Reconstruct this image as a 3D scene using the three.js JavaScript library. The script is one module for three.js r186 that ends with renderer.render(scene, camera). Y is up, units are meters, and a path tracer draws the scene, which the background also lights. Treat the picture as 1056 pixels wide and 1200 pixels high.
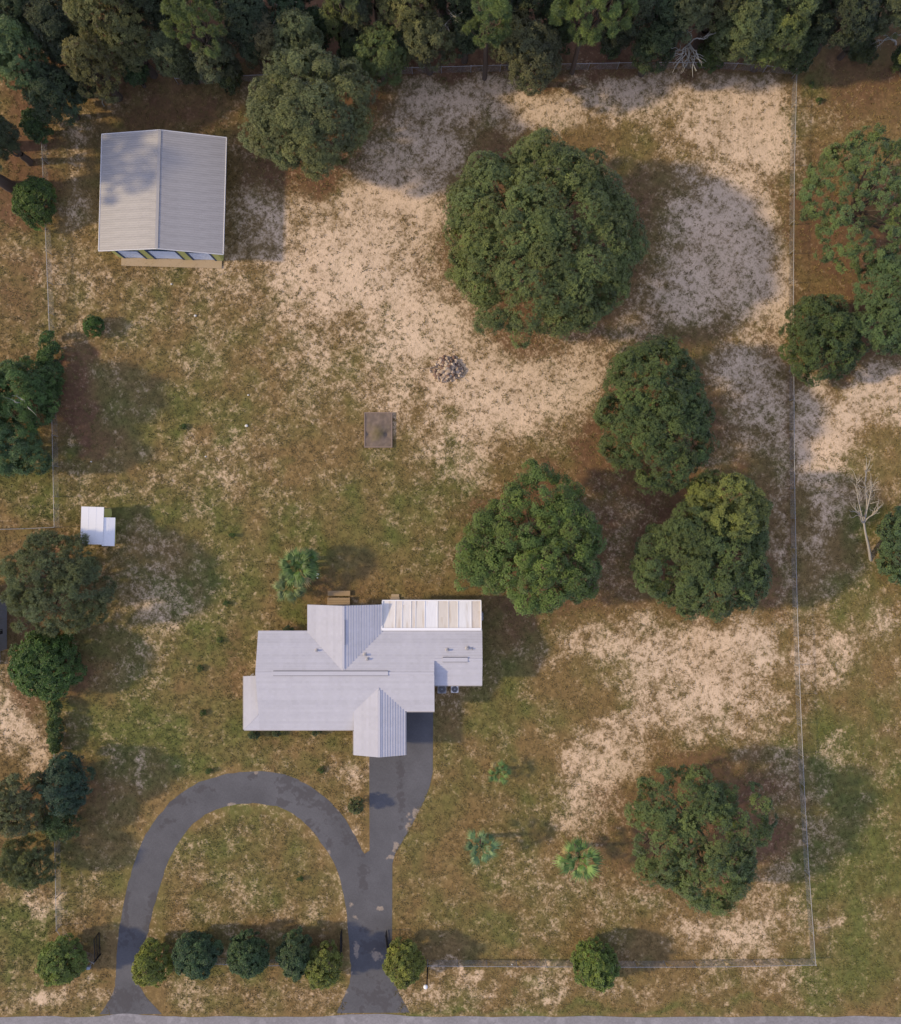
import * as THREE from 'three';
import { mergeGeometries, mergeVertices } from 'three/addons/utils/BufferGeometryUtils.js';
import { ImprovedNoise } from 'three/addons/math/ImprovedNoise.js';

// ---------------------------------------------------------------- camera, sky, sun, exposure
const scene = new THREE.Scene();
const ALT = 85, GSD = 0.0875;                       // flying height (m), ground metres per survey unit
const camera = new THREE.PerspectiveCamera(2 * Math.atan(600 * GSD / ALT) * 180 / Math.PI, 901 / 1024, 0.5, 2000);
camera.position.set(0, ALT, 0); camera.up.set(0, 0, -1); camera.lookAt(0, 0, 0);

const SUN_EL = 30 * Math.PI / 180, SUN_AZ = 2.5 * Math.PI / 180;
const toSun = new THREE.Vector3(-Math.cos(SUN_EL) * Math.cos(SUN_AZ), Math.sin(SUN_EL), Math.cos(SUN_EL) * Math.sin(SUN_AZ));
const sun = new THREE.DirectionalLight(new THREE.Color().setRGB(1, 0.78, 0.46), 3.9);
sun.position.copy(toSun).multiplyScalar(200);
sun.castShadow = true; sun.shadow.radius = 6; sun.shadow.mapSize.set(4096, 4096);
Object.assign(sun.shadow.camera, { left: -90, right: 90, top: 90, bottom: -90, near: 1, far: 420 });
scene.add(sun, sun.target);
{
  const W = 256, H = 128, d = new Float32Array(W * H * 4), v = new THREE.Vector3();
  for (let j = 0; j < H; j++) for (let i = 0; i < W; i++) {
    const th = ((j + 0.5) / H - 0.5) * Math.PI, ph = ((i + 0.5) / W - 0.5) * 2 * Math.PI;
    v.set(Math.cos(th) * Math.cos(ph), Math.sin(th), Math.cos(th) * Math.sin(ph));
    const k = 4 * (j * W + i), up = Math.max(v.y, 0), hz = Math.pow(1 - up, 3), a = Math.acos(THREE.MathUtils.clamp(v.dot(toSun), -1, 1));
    const g = Math.exp(-Math.pow(a / 0.62, 2)) * 0.6;
    d[k] = 0.56 + 0.14 * hz + g; d[k + 1] = 0.635 + 0.11 * hz + g * 0.82; d[k + 2] = 0.98 + 0.03 * hz + g * 0.6; d[k + 3] = 1;
  }
  const t = new THREE.DataTexture(d, W, H, THREE.RGBAFormat, THREE.FloatType);
  t.mapping = THREE.EquirectangularReflectionMapping; t.magFilter = THREE.LinearFilter; t.minFilter = THREE.LinearFilter; t.needsUpdate = true;
  scene.background = t; scene.environment = t;
}
const renderer = new THREE.WebGLRenderer({ antialias: true });
renderer.setSize(901, 1024);
renderer.toneMapping = THREE.LinearToneMapping;
renderer.toneMappingExposure = 0.91;
renderer.shadowMap.enabled = true;

// ---------------------------------------------------------------- helpers
function rng(seed) { let s = seed >>> 0; return () => { s = (s + 0x6D2B79F5) >>> 0; let t = s; t = Math.imul(t ^ (t >>> 15), t | 1); t ^= t + Math.imul(t ^ (t >>> 7), t | 61); return ((t ^ (t >>> 14)) >>> 0) / 4294967296; }; }
const R = rng(7), V = (x, y, z) => new THREE.Vector3(x, y, z);
const clamp = THREE.MathUtils.clamp, smooth = THREE.MathUtils.smoothstep, mix = (a, b, t) => a + (b - a) * t;
// survey sheet -> metres: a point seen at sheet position (u, v) that stands h metres above the ground
const at = (u, v, h = 0) => V((u - 528) * GSD * (ALT - h) / ALT, h, (v - 600) * GSD * (ALT - h) / ALT);
const taken = {};
function numbered(n) { const k = taken[n] = (taken[n] ?? -1) + 1; return k ? `${n}_${String(k).padStart(3, '0')}` : n; }
function tag(o, label, category, group) { o.userData.label = label; o.userData.category = category; if (group) o.userData.group = group; return o; }
function thing(name, label, category, pos = V(0, 0, 0), turn = 0, group) {
  const o = new THREE.Group(); o.name = numbered(name); o.position.copy(pos); o.rotation.y = turn; scene.add(o); return tag(o, label, category, group);
}
function part(name, geo, mat, parent, kind) {
  const m = new THREE.Mesh(geo, mat); m.name = name; m.castShadow = m.receiveShadow = true; if (kind) m.userData.kind = kind; parent.add(m); return m;
}
function structure(name, geo, mat) { const m = part(numbered(name), geo, mat, scene); m.userData.kind = 'structure'; return m; }
const rgb = (r, g, b) => new THREE.Color().setRGB(r, g, b);
const std = (r, g, b, rough = 0.9, metal = 0, extra = {}) => new THREE.MeshStandardMaterial({ color: rgb(r, g, b), roughness: rough, metalness: metal, side: THREE.DoubleSide, ...extra });
function clean(g) { const n = g.index ? g.toNonIndexed() : g; for (const k of Object.keys(n.attributes)) if (!['position', 'normal', 'uv'].includes(k)) n.deleteAttribute(k); if (!n.attributes.uv) n.setAttribute('uv', new THREE.BufferAttribute(new Float32Array(n.attributes.position.count * 2), 2)); return n; }
const merge = list => mergeGeometries(list.map(clean));
function box(w, h, d, x = 0, y = 0, z = 0) { return new THREE.BoxGeometry(w, h, d).translate(x, y, z); }
function bar(a, b, r, sides = 5, r2 = r) {
  const dir = b.clone().sub(a), l = dir.length(), g = new THREE.CylinderGeometry(r2, r, l, sides, 1);
  g.applyQuaternion(new THREE.Quaternion().setFromUnitVectors(V(0, 1, 0), dir.normalize())); const m = a.clone().add(b).multiplyScalar(0.5); return g.translate(m.x, m.y, m.z);
}
function plank(a, b, w, h) { // box from a to b, h up, w across
  const dir = b.clone().sub(a), l = dir.length(), g = new THREE.BoxGeometry(l, h, w); g.rotateY(-Math.atan2(dir.z, dir.x)); const m = a.clone().add(b).multiplyScalar(0.5); return g.translate(m.x, m.y, m.z);
}
// value noise on an integer lattice
const P = new Uint8Array(512); { const r = rng(99), a = [...Array(256).keys()]; for (let i = 255; i > 0; i--) { const j = Math.floor(r() * (i + 1)); [a[i], a[j]] = [a[j], a[i]]; } for (let i = 0; i < 512; i++) P[i] = a[i & 255]; }
function vn(x, y, s = 0) {
  const xi = Math.floor(x), yi = Math.floor(y); let fx = x - xi, fy = y - yi; fx = fx * fx * (3 - 2 * fx); fy = fy * fy * (3 - 2 * fy);
  const h = (i, j) => P[(P[(P[(i + 4096 * 256) & 255] + j + 4096 * 256 + ((i >> 8) & 31) * 17) & 255] + s + ((j >> 8) & 31) * 29) & 255];
  const a = h(xi, yi), b = h(xi + 1, yi), c = h(xi, yi + 1), e = h(xi + 1, yi + 1);
  return (a + (b - a) * fx + (c - a + (a - b - c + e) * fx) * fy) / 255;
}
const fbm = (x, y, n, s = 0) => { let v = 0, a = 0.5, t = 0; for (let i = 0; i < n; i++) { v += a * vn(x, y, s + i * 31); t += a; x = x * 2.03 + 17.1; y = y * 2.03 + 9.2; a *= 0.5; } return v / t; };
function dataTex(w, h, fill, srgb, wrap = THREE.RepeatWrapping) {
  const d = new Uint8Array(w * h * 4); fill(d, w, h);
  const t = new THREE.DataTexture(d, w, h); t.magFilter = THREE.LinearFilter; t.minFilter = THREE.LinearMipmapLinearFilter; t.generateMipmaps = true; t.wrapS = t.wrapT = wrap; if (srgb) t.colorSpace = THREE.SRGBColorSpace; t.needsUpdate = true; return t;
}
const enc = c => Math.round(255 * (c <= 0.0031308 ? 12.92 * c : 1.055 * Math.pow(Math.max(c, 0), 1 / 2.4) - 0.055));

// ---------------------------------------------------------------- the ground: what grows or lies where (survey units)
// [u, v, ru, rv, amount]
const SAND = [[330,400,60,50,.3],[370,440,60,40,.25],[480,500,70,50,.35],[520,560,80,40,.25],[705,600,40,40,.35],[740,610,60,30,.3],[720,660,22,50,.4],[700,690,60,30,.3],[560,110,90,30,.4],[660,110,110,26,.5],[760,110,90,30,.5],[900,250,28,120,.45],[905,360,22,60,.5],[900,430,22,60,.45],[919,640,5,200,.5],[907,660,4,110,.4],[921,420,5,120,.45],[650,400,70,22,.5],[470,200,50,40,.5],[780,580,60,14,.3],[430,285,95,75,.85],[490,235,55,55,.8],[420,240,60,35,.7],[395,330,75,65,.7],[470,340,70,60,.75],[525,345,55,45,.7],[500,420,75,50,.7],[560,445,75,60,.75],[620,440,65,50,.75],[665,470,50,45,.7],[590,500,75,40,.5],[700,435,28,45,.55],[690,395,50,18,.55],[545,540,50,30,.4],
[522,165,34,28,.9],[495,130,60,45,.6],[570,120,60,40,.45],[330,245,28,45,.65],[295,250,25,30,.5],[285,200,20,40,.3],[470,180,40,40,.5],
[870,165,55,45,.9],[880,125,45,40,.7],[835,150,55,40,.6],[800,110,70,30,.5],[700,110,90,22,.45],[620,125,60,25,.35],[830,240,55,50,.75],[850,285,65,60,.65],[805,320,55,40,.65],[770,350,55,25,.6],[885,330,40,50,.45],[725,372,45,16,.55],[885,220,40,50,.5],[890,380,30,40,.4],
[872,440,36,45,.75],[905,500,20,45,.5],[860,520,30,30,.35],[700,560,40,30,.3],[740,590,50,18,.35],[715,640,15,40,.4],[915,640,14,70,.35],
[820,770,95,40,.75],[800,820,65,42,.75],[870,770,55,40,.7],[760,750,45,28,.6],[700,760,50,22,.5],[718,870,40,42,.75],[690,905,42,40,.75],[680,955,38,32,.6],[740,830,42,30,.55],[885,825,40,35,.6],[840,855,45,20,.55],[905,770,20,60,.5],[640,770,30,25,.35],[905,900,30,40,.4],
[990,480,55,42,1],[960,530,28,45,.75],[1045,465,40,35,.85],[975,590,25,35,.5],[970,650,22,40,.4],[960,760,32,38,.65],[1030,740,28,35,.5],[1010,570,30,30,.4],[1030,1058,26,22,.55],[962,1092,18,18,.6],[1045,985,20,25,.4],[985,885,22,20,.45],[955,950,18,40,.4],[1020,650,20,30,.3],[985,135,40,25,.35],
[20,830,36,55,.7],[30,875,26,30,.55],[45,1060,9,28,.75],[55,1176,45,10,.7],[12,290,14,22,.4],[5,360,12,30,.2],
[85,190,24,28,.5],[95,235,22,45,.4],[150,118,40,14,.35],[85,150,25,20,.4],[100,330,45,35,.25],[120,385,30,25,.3],[240,330,110,40,.35],[300,320,50,50,.4],[200,420,120,50,.22],[180,690,50,55,.45],[185,740,40,20,.45],[150,790,50,30,.25],[240,520,50,60,.22],[120,565,60,20,.25],[290,560,120,40,.22],
[290,1035,100,45,.2],[290,1072,105,18,.3],[300,1162,230,14,.25],[720,1150,260,9,.42],[640,1035,70,45,.28],[850,1085,60,45,.45],[905,1055,40,45,.35],[820,1090,40,25,.4],[880,1095,30,20,.35],[545,640,60,30,.15],[300,900,80,20,.1],[520,920,60,40,.12],[172,905,14,20,.5],[165,880,8,10,.5],[415,915,14,22,.5],[420,960,10,20,.4],[540,1138,16,5,.9],[515,1143,20,3,.7],[108,1139,10,5,.8],[130,570,18,8,.4],[700,1040,60,40,.2],[920,1130,40,40,.1],[1000,1170,60,8,.3],[95,590,16,30,.25]];
const GREEN = [[170,720,110,80,.45],[180,580,120,60,.35],[330,640,120,50,.35],[290,1020,120,80,.4],[200,860,130,60,.5],[230,430,120,70,.35],[480,570,120,50,.4],[500,960,60,120,.3],[600,1060,100,60,.35],[240,480,60,30,.7],[235,870,90,50,.5],[130,830,60,50,.5],[240,690,55,50,.5],[255,740,50,60,.5],[230,600,60,40,.25],[560,740,30,60,.3],[590,820,45,70,.45],[150,1000,60,60,.35],[990,900,70,90,.75],[1010,1030,80,120,.85],[1000,1140,90,50,.85],[20,1100,45,70,.95],[30,560,40,50,.6],[340,700,40,25,.8],[300,660,50,40,.25],[415,1050,10,60,.7],[400,990,10,30,.6],[250,950,80,10,.6],[340,900,80,12,.5],[200,330,30,20,.5],[140,500,60,40,.2],[540,560,40,50,.4],[400,600,60,40,.4],[470,610,60,30,.3],[500,860,40,40,.3],[1030,640,30,60,.6],[190,520,40,25,.4],[330,545,20,18,.6],[580,500,15,20,.5],[520,500,12,35,.55],[600,970,60,60,.2],[720,790,40,40,.3],[280,1140,260,8,.4],[700,1180,300,8,.55],[1000,700,40,30,.4],[960,110,20,20,.7],[205,310,40,14,.4],[590,1090,60,30,.35],[460,640,80,30,.3],[80,880,20,40,.6],[85,990,25,40,.5],[60,520,20,30,.4],[310,850,20,40,.3],[400,860,60,20,.3]];
const LITTER = [[365,145,95,92,.95],[635,280,135,140,.95],[768,486,88,105,.9],[625,640,105,100,.85],[825,645,95,100,.9],[820,975,100,95,.85],[690,560,70,70,.35],[720,660,30,70,.35],[500,20,700,75,1],[110,70,140,50,.9],[30,150,40,90,.8],[25,230,45,40,.7],[925,400,10,330,.45],[90,470,28,80,.75],[105,500,30,40,.6],[1020,100,70,50,.7],[1000,260,80,90,.8],[970,400,60,60,.8],[1040,360,50,70,.8],[60,690,80,80,.7],[60,790,50,50,.6],[70,930,60,50,.6],[20,470,50,70,.5],[20,340,40,60,.45],[790,900,60,40,.55],[700,980,40,80,.35],[890,950,40,60,.5],[620,720,50,40,.4],[180,140,80,20,.5],[160,170,200,14,.2],[210,130,60,30,.6],[550,80,180,20,.6],[800,80,150,14,.6],[390,690,60,25,.45],[770,590,60,40,.3],[560,600,50,40,.35],[270,770,30,60,.35],[300,860,20,30,.25],[880,900,50,30,.4],[700,700,80,40,.35],[900,690,30,40,.4],[870,390,80,30,.35],[655,395,90,20,.3],[300,205,40,30,.5],[720,520,40,50,.5]];
const EXT = 124;                                     // metres covered by the ground map
const fieldOf = (list, reach = 1.25, core = 0.35) => {
  const N = 320, f = new Float32Array(N * N), k = EXT / GSD;
  for (const [u, v, ru, rv, a] of list) {
    const x = ((u - 528) / k + 0.5) * N, y = ((v - 600) / k + 0.5) * N, rx = ru / k * N * reach, ry = rv / k * N * reach;
    for (let j = Math.max(0, Math.floor(y - ry)); j <= Math.min(N - 1, y + ry); j++) for (let i = Math.max(0, Math.floor(x - rx)); i <= Math.min(N - 1, x + rx); i++) {
      const q = Math.hypot((i + 0.5 - x) / rx, (j + 0.5 - y) / ry); if (q >= 1) continue;
      const w = a * (1 - smooth(q, core, 1)); f[j * N + i] = 1 - (1 - f[j * N + i]) * (1 - w);
    }
  }
  return (x, z) => { // metres
    let i = clamp((x / EXT + 0.5) * N - 0.5, 0, N - 1.01), j = clamp((z / EXT + 0.5) * N - 0.5, 0, N - 1.01); const a = Math.floor(i), b = Math.floor(j); i -= a; j -= b;
    return (f[b * N + a] * (1 - i) + f[b * N + a + 1] * i) * (1 - j) + (f[(b + 1) * N + a] * (1 - i) + f[(b + 1) * N + a + 1] * i) * j;
  };
};
const sandAt = fieldOf(SAND, 1.65, 0.0), greenAt = fieldOf(GREEN), litterAt = fieldOf(LITTER);
const quant = p => (Math.pow(p, 0.135) - Math.pow(1 - p, 0.135)) / 0.1975;   // normal quantile
function groundAlbedo(x, z, out) {
  const wx = x + (fbm(x * 0.3, z * 0.3, 4, 5) - 0.5) * 6.5, wz = z + (fbm(x * 0.3, z * 0.3, 4, 55) - 0.5) * 6.5;
  const patch = fbm(x * 0.2, z * 0.2, 4, 3), mid = fbm(x * 0.85, z * 0.85, 3, 13), clump = fbm(x * 2.4, z * 2.4, 2, 23), f1 = vn(x * 7.8, z * 7.8, 41), f2 = vn(x * 14 + 3, z * 14, 71), f3 = vn(x * 3.4 + 7, z * 3.4, 111);
  let s = sandAt(wx, wz), g = greenAt(wx, wz), l = litterAt(wx, wz);
  const lit = clamp(l * 1.15 + (mid - 0.5) * 0.7 + (patch - 0.5) * 0.5 - 0.08, 0, 1);
  s = clamp(s * 0.86 + 0.02 + (patch - 0.5) * 0.5 + (mid - 0.5) * 0.6 + (clump - 0.5) * 0.3, 0.012, 0.955); s *= 1 - 0.86 * lit; s *= 1 - 0.35 * clamp(g, 0, 1);
  g = clamp(g * 0.95 + (patch - 0.5) * 0.9 + (fbm(x * 0.5 + 40, z * 0.5, 3, 91) - 0.5) * 1.1 + 0.13, 0, 1);
  let r = mix(0.185, 0.108, g), gg = mix(0.122, 0.118, g), b = mix(0.044, 0.026, g);
  r = mix(r, 0.148, lit); gg = mix(gg, 0.076, lit); b = mix(b, 0.038, lit);
  const t = 0.55 + 0.5 * clump + 0.26 * f1 + 0.16 * f2; r *= t; gg *= t; b *= t;
  const n = f1 * 0.34 + f2 * 0.34 + f3 * 0.18 + clump * 0.14, cut = (p, soft) => { const th = 0.5 - 0.142 * quant(clamp(p, 0.004, 0.985)); return smooth(n, th - soft, th + soft); };
  // dry straw first, then bare sand between what is left of the tufts
  const s2 = clamp(s * 1.05 + 0.10 + (mid - 0.5) * 0.4, 0, 0.95) * (1 - 0.8 * lit), ws = 0.5 * (0.45 * s2 + 0.55 * cut(s2, 0.17)), w = clamp((0.40 * smooth(s, 0.08, 0.9) + 0.60 * cut(s, 0.14)) * (0.68 + 0.32 * smooth(s, 0.1, 0.6)), 0, 1);
  r = mix(r, 0.32 * (0.8 + 0.4 * clump), ws); gg = mix(gg, 0.225 * (0.8 + 0.4 * clump), ws); b = mix(b, 0.105 * (0.8 + 0.4 * clump), ws);
  const st = 0.80 + 0.26 * mid + 0.16 * (f2 - 0.5) + 0.14 * (f3 - 0.5) + 0.12 * (patch - 0.5), warm = fbm(x * 0.15 + 9, z * 0.15, 2, 77);
  out[0] = mix(r, 0.635 * st, w); out[1] = mix(gg, (0.468 + 0.02 * warm) * st, w); out[2] = mix(b, (0.305 + 0.03 * warm) * st, w); out[3] = w; out[4] = lit; out[5] = g;
  return out;
}
{
  const N = 2048, tmp = [];
  const map = dataTex(N, N, d => { for (let j = 0; j < N; j++) for (let i = 0; i < N; i++) { groundAlbedo(((i + 0.5) / N - 0.5) * EXT, ((j + 0.5) / N - 0.5) * EXT, tmp); const k = 4 * (j * N + i); d[k] = enc(tmp[0]); d[k + 1] = enc(tmp[1]); d[k + 2] = enc(tmp[2]); d[k + 3] = 255; } }, true, THREE.MirroredRepeatWrapping);
  const bump = dataTex(1024, 1024, (d, w) => { for (let j = 0; j < w; j++) for (let i = 0; i < w; i++) { const x = i / w * 64, y = j / w * 64, v = 150 * (vn(x * 2 % 128, y * 2 % 128, 3) * 0.5 + vn(x * 4, y * 4, 9) * 0.35 + vn(x * 8, y * 8, 19) * 0.15) + 50, k = 4 * (j * w + i); d[k] = d[k + 1] = d[k + 2] = v; d[k + 3] = 255; } });
  bump.repeat.set(9, 9);
  const g = new THREE.PlaneGeometry(EXT * 7, EXT * 7, 14, 14).rotateX(-Math.PI / 2), p = g.attributes.position, uv = g.attributes.uv;
  for (let i = 0; i < p.count; i++) uv.setXY(i, p.getX(i) / EXT + 0.5, p.getZ(i) / EXT + 0.5);
  structure('ground', g, new THREE.MeshStandardMaterial({ map, bumpMap: bump, bumpScale: 0.05, roughness: 1 }));
}

// ---------------------------------------------------------------- road and driveway
const flat = (pts, y) => { // polygon in survey units, laid at height y, uv in metres
  const sh = new THREE.Shape(pts.map(([u, v]) => { const p = at(u, v, 0); return new THREE.Vector2(p.x, -p.z); }));
  const g = new THREE.ShapeGeometry(sh).rotateX(-Math.PI / 2).translate(0, y, 0), p = g.attributes.position, uv = g.attributes.uv;
  for (let i = 0; i < p.count; i++) uv.setXY(i, p.getX(i) / 48 + 0.9, p.getZ(i) / 48 - 0.2); return g;
};
function curve(pts, n = 60) { return new THREE.CatmullRomCurve3(pts.map(([u, v]) => V(u, 0, v)), false, 'centripetal').getPoints(n).map((p, i) => [p.x, p.z]); }
const ragged = (pts, amp, s) => pts.map(([u, v], i) => [u + (fbm(u * 0.3, v * 0.3, 2, s) - 0.5) * amp, v + (fbm(u * 0.3 + 50, v * 0.3, 2, s) - 0.5) * amp]);
{
  const SEALED = [[205,940,16,5],[186,962,6,14],[148,1060,4,22],[142,1090,4,14],[340,914,20,5],[368,930,20,6],[388,948,14,7],[404,968,9,9],[418,990,7,11],[386,990,6,10],[362,968,9,6],[470,900,4,60],[425,1020,6,30],[215,940,14,6],[240,925,10,5],[150,1095,8,10],[180,1060,4,18],[172,1085,5,14],[350,925,18,6],[375,940,16,7],[392,960,12,6],[372,975,6,8],[295,908,6,4],[405,985,8,10],[150,1170,30,12],[440,1170,30,16],[440,1110,20,8],[425,1010,5,18],[150,1105,14,10],[470,905,3,20],[430,1090,14,6],[200,962,8,3],[330,940,8,4]];
  const DRIFT = [[490,955,7,9],[412,1060,4,3],[415,1075,6,4],[385,998,4,6],[272,943,5,3],[300,905,3,2],[440,1120,8,6],[402,1162,6,10],[130,1163,4,5],[418,1112,3,12],[460,1005,6,3],[447,1065,6,3],[398,947,4,3],[463,993,4,6],[410,1140,6,4],[480,965,5,10]];
  const inBlob = (list, u, v) => { let m = -4; for (const [a, b, c, d] of list) m = Math.max(m, 1 - Math.hypot((u - a) / c, (v - b) / d)); return m; };
  const map = dataTex(1024, 1024, (d, N) => {
    for (let j = 0; j < N; j++) for (let i = 0; i < N; i++) {
      const x = ((i + 0.5) / N - 0.9) * 48, z = ((j + 0.5) / N + 0.2) * 48, u = x / GSD + 528, v = z / GSD + 600, k = 4 * (j * N + i);
      const wv = (fbm(x * 1.2, z * 1.2, 4, 8) - 0.5), broad = fbm(x * 0.3, z * 0.3, 3, 66), grain = vn(x * 16, z * 16, 12);
      let r = (0.096 + 0.04 * (broad - 0.5) + 0.022 * wv) * (0.88 + 0.24 * grain), g = r * 1.0, b = r * 1.06;
      const rag = fbm(x * 4, z * 4, 3, 28) - 0.5, se = smooth(inBlob(SEALED, u, v) * 0.7 + wv * 2.0 + rag * 1.4, 0.0, 0.5), dr = smooth(inBlob(DRIFT, u, v) + wv * 1.8 + rag * 1.2, 0.1, 0.6) * (0.4 + 0.5 * grain);
      r = mix(r, 0.058, se * 0.6); g = mix(g, 0.053, se * 0.6); b = mix(b, 0.055, se * 0.6); r = mix(r, 0.36, dr); g = mix(g, 0.29, dr); b = mix(b, 0.22, dr);
      d[k] = enc(r); d[k + 1] = enc(g); d[k + 2] = enc(b); d[k + 3] = 255;
    }
  }, true);
  const asphalt = new THREE.MeshStandardMaterial({ map, roughness: 0.92 });
  const left = curve([[117,1189],[128,1172],[135,1155],[137,1115],[141,1082],[148,1045],[158,1010],[172,976],[195,945],[225,921],[262,908],[300,904],[335,908],[365,922],[392,945],[412,972],[427,1001]], 90);
  const inner = curve([[394,1187],[405,1163],[410,1150],[411,1125],[408,1090],[403,1050],[393,1015],[375,985],[352,960],[330,947],[305,942],[275,943],[245,952],[222,970],[203,998],[190,1030],[180,1065],[172,1098],[160,1128],[159,1145],[168,1163],[190,1189]], 100);
  const rightSide = [[433,996],[433,880],[433,830],[507,830],[507,905],[504,922],[497,940],[480,972],[463,1000],[460,1012],[459,1098],[454,1122],[457,1140],[468,1165],[480,1187]];
  structure('driveway', flat(ragged([...left, ...rightSide, ...inner], 2.2, 6), 0.012), asphalt);
  const roadMap = dataTex(1024, 256, (d, w, h) => { for (let j = 0; j < h; j++) for (let i = 0; i < w; i++) { const x = i / w * 96, z = j / h * 24, k = 4 * (j * w + i), r = (0.225 + 0.06 * (fbm(x * 0.4, z * 0.4, 3, 31) - 0.5)) * (0.85 + 0.3 * vn(x * 9, z * 9, 2)) + 0.05 * smooth(fbm(x * 1.5, z * 1.5, 3, 88), 0.58, 0.72); d[k] = enc(r); d[k + 1] = enc(r * 0.965); d[k + 2] = enc(r); d[k + 3] = 255; } }, true, THREE.MirroredRepeatWrapping);
  const edge = []; for (let u = -900; u <= 1950; u += 6) edge.push([u, 1191.5 + (u - 100) * -0.0006 + (fbm(u * 0.035, 3, 5, 4) - 0.5) * 3.4 - 3 * (Math.exp(-Math.pow((u - 152) / 34, 2)) + Math.exp(-Math.pow((u - 436) / 40, 2)))]);
  const rg = flat([...edge, [1950, 1260], [-900, 1260]], 0.02), uv = rg.attributes.uv, p = rg.attributes.position; for (let i = 0; i < p.count; i++) uv.setXY(i, p.getX(i) / 96, p.getZ(i) / 24);
  structure('road', rg, new THREE.MeshStandardMaterial({ map: roadMap, roughness: 0.9 }));
}

// ---------------------------------------------------------------- roofs
// pts: 3D outline of one slope. Builds a deck slab; lower(pt) direction is the steepest descent
function slopeFrame(pts) {
  const n = V(0, 0, 0); for (let i = 0; i < pts.length; i++) { const a = pts[i], b = pts[(i + 1) % pts.length]; n.x += (a.y - b.y) * (a.z + b.z); n.y += (a.z - b.z) * (a.x + b.x); n.z += (a.x - b.x) * (a.y + b.y); }
  n.normalize(); if (n.y < 0) n.negate();
  const up = V(0, 1, 0).sub(n.clone().multiplyScalar(n.y)).normalize(), along = up.clone().cross(n).normalize(), o = pts[0];
  return { n, up, along, to: p => { const q = p.clone().sub(o); return new THREE.Vector2(q.dot(along), q.dot(up)); }, from: (x, y, h = 0) => o.clone().addScaledVector(along, x).addScaledVector(up, y).addScaledVector(n, h) };
}
function polyGeo(tris) { // list of [Vector3, Vector3, Vector3] with uv list
  const pos = new Float32Array(tris.length * 9), uv = new Float32Array(tris.length * 6);
  tris.forEach(([a, b, c, ua, ub, uc], i) => { [a, b, c].forEach((p, k) => p.toArray(pos, i * 9 + k * 3)); [ua, ub, uc].forEach((q, k) => { uv[i * 6 + k * 2] = q ? q.x : 0; uv[i * 6 + k * 2 + 1] = q ? q.y : 0; }); });
  const g = new THREE.BufferGeometry(); g.setAttribute('position', new THREE.BufferAttribute(pos, 3)); g.setAttribute('uv', new THREE.BufferAttribute(uv, 2)); g.computeVertexNormals(); return g;
}
function slab(poly, f, hTop, hBot, scaleUV = 1) { // poly: Vector2 list in slope frame; hTop(p), hBot
  const tri = THREE.ShapeUtils.triangulateShape(poly, []), out = [], T = p => f.from(p.x, p.y, hTop(p)), B = p => f.from(p.x, p.y, hBot), U = p => new THREE.Vector2(p.x * scaleUV, p.y * scaleUV);
  for (const [a, b, c] of tri) { const A = poly[a], Bb = poly[b], C = poly[c]; out.push([T(A), T(Bb), T(C), U(A), U(Bb), U(C)]); if (hBot < -0.01) out.push([B(A), B(C), B(Bb), U(A), U(C), U(Bb)]); }
  for (let i = 0; i < poly.length; i++) { const a = poly[i], b = poly[(i + 1) % poly.length]; out.push([T(a), B(a), B(b), U(a), U(a), U(b)], [T(a), B(b), T(b), U(a), U(b), U(b)]); }
  return polyGeo(out);
}
function clipY(poly, y0, y1) {
  const half = (pl, keep, y) => { const o = []; for (let i = 0; i < pl.length; i++) { const a = pl[i], b = pl[(i + 1) % pl.length], ka = keep(a.y), kb = keep(b.y); if (ka) o.push(a); if (ka !== kb) { const t = (y - a.y) / (b.y - a.y); o.push(new THREE.Vector2(a.x + (b.x - a.x) * t, y)); } } return o; };
  return half(half(poly, v => v >= y0, y0), v => v <= y1, y1);
}
const shingleMap = dataTex(1024, 1024, (d, N) => { // 12 m square: tabs of slightly different grey, weather streaks
  for (let j = 0; j < N; j++) for (let i = 0; i < N; i++) {
    const x = i / N * 12, y = j / N * 12, row = Math.floor(y / 0.26), tab = Math.floor(x / 0.32 + (row % 3) * 0.37 + P[row & 255] / 255), h = P[(P[row & 255] + tab) & 255] / 255, h2 = P[(P[(row + 77) & 255] + tab * 3) & 255] / 255, k = 4 * (j * N + i);
    const blotch = fbm(x * 0.35, y * 0.35, 4, 6), grain = vn(x * 40, y * 40, 5), streak = vn(x * 2.2, y * 0.25, 14);
    const v = 0.48 * (0.90 + 0.05 * h + 0.07 * P[(row * 7 + 13) & 255] / 255 + 0.10 * (blotch - 0.5) + 0.10 * (grain - 0.5) + 0.05 * (streak - 0.5));
    d[k] = enc(v); d[k + 1] = enc(v * 0.995); d[k + 2] = enc(v * (1.07 - 0.02 * h2)); d[k + 3] = 255;
  }
}, true);
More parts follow.
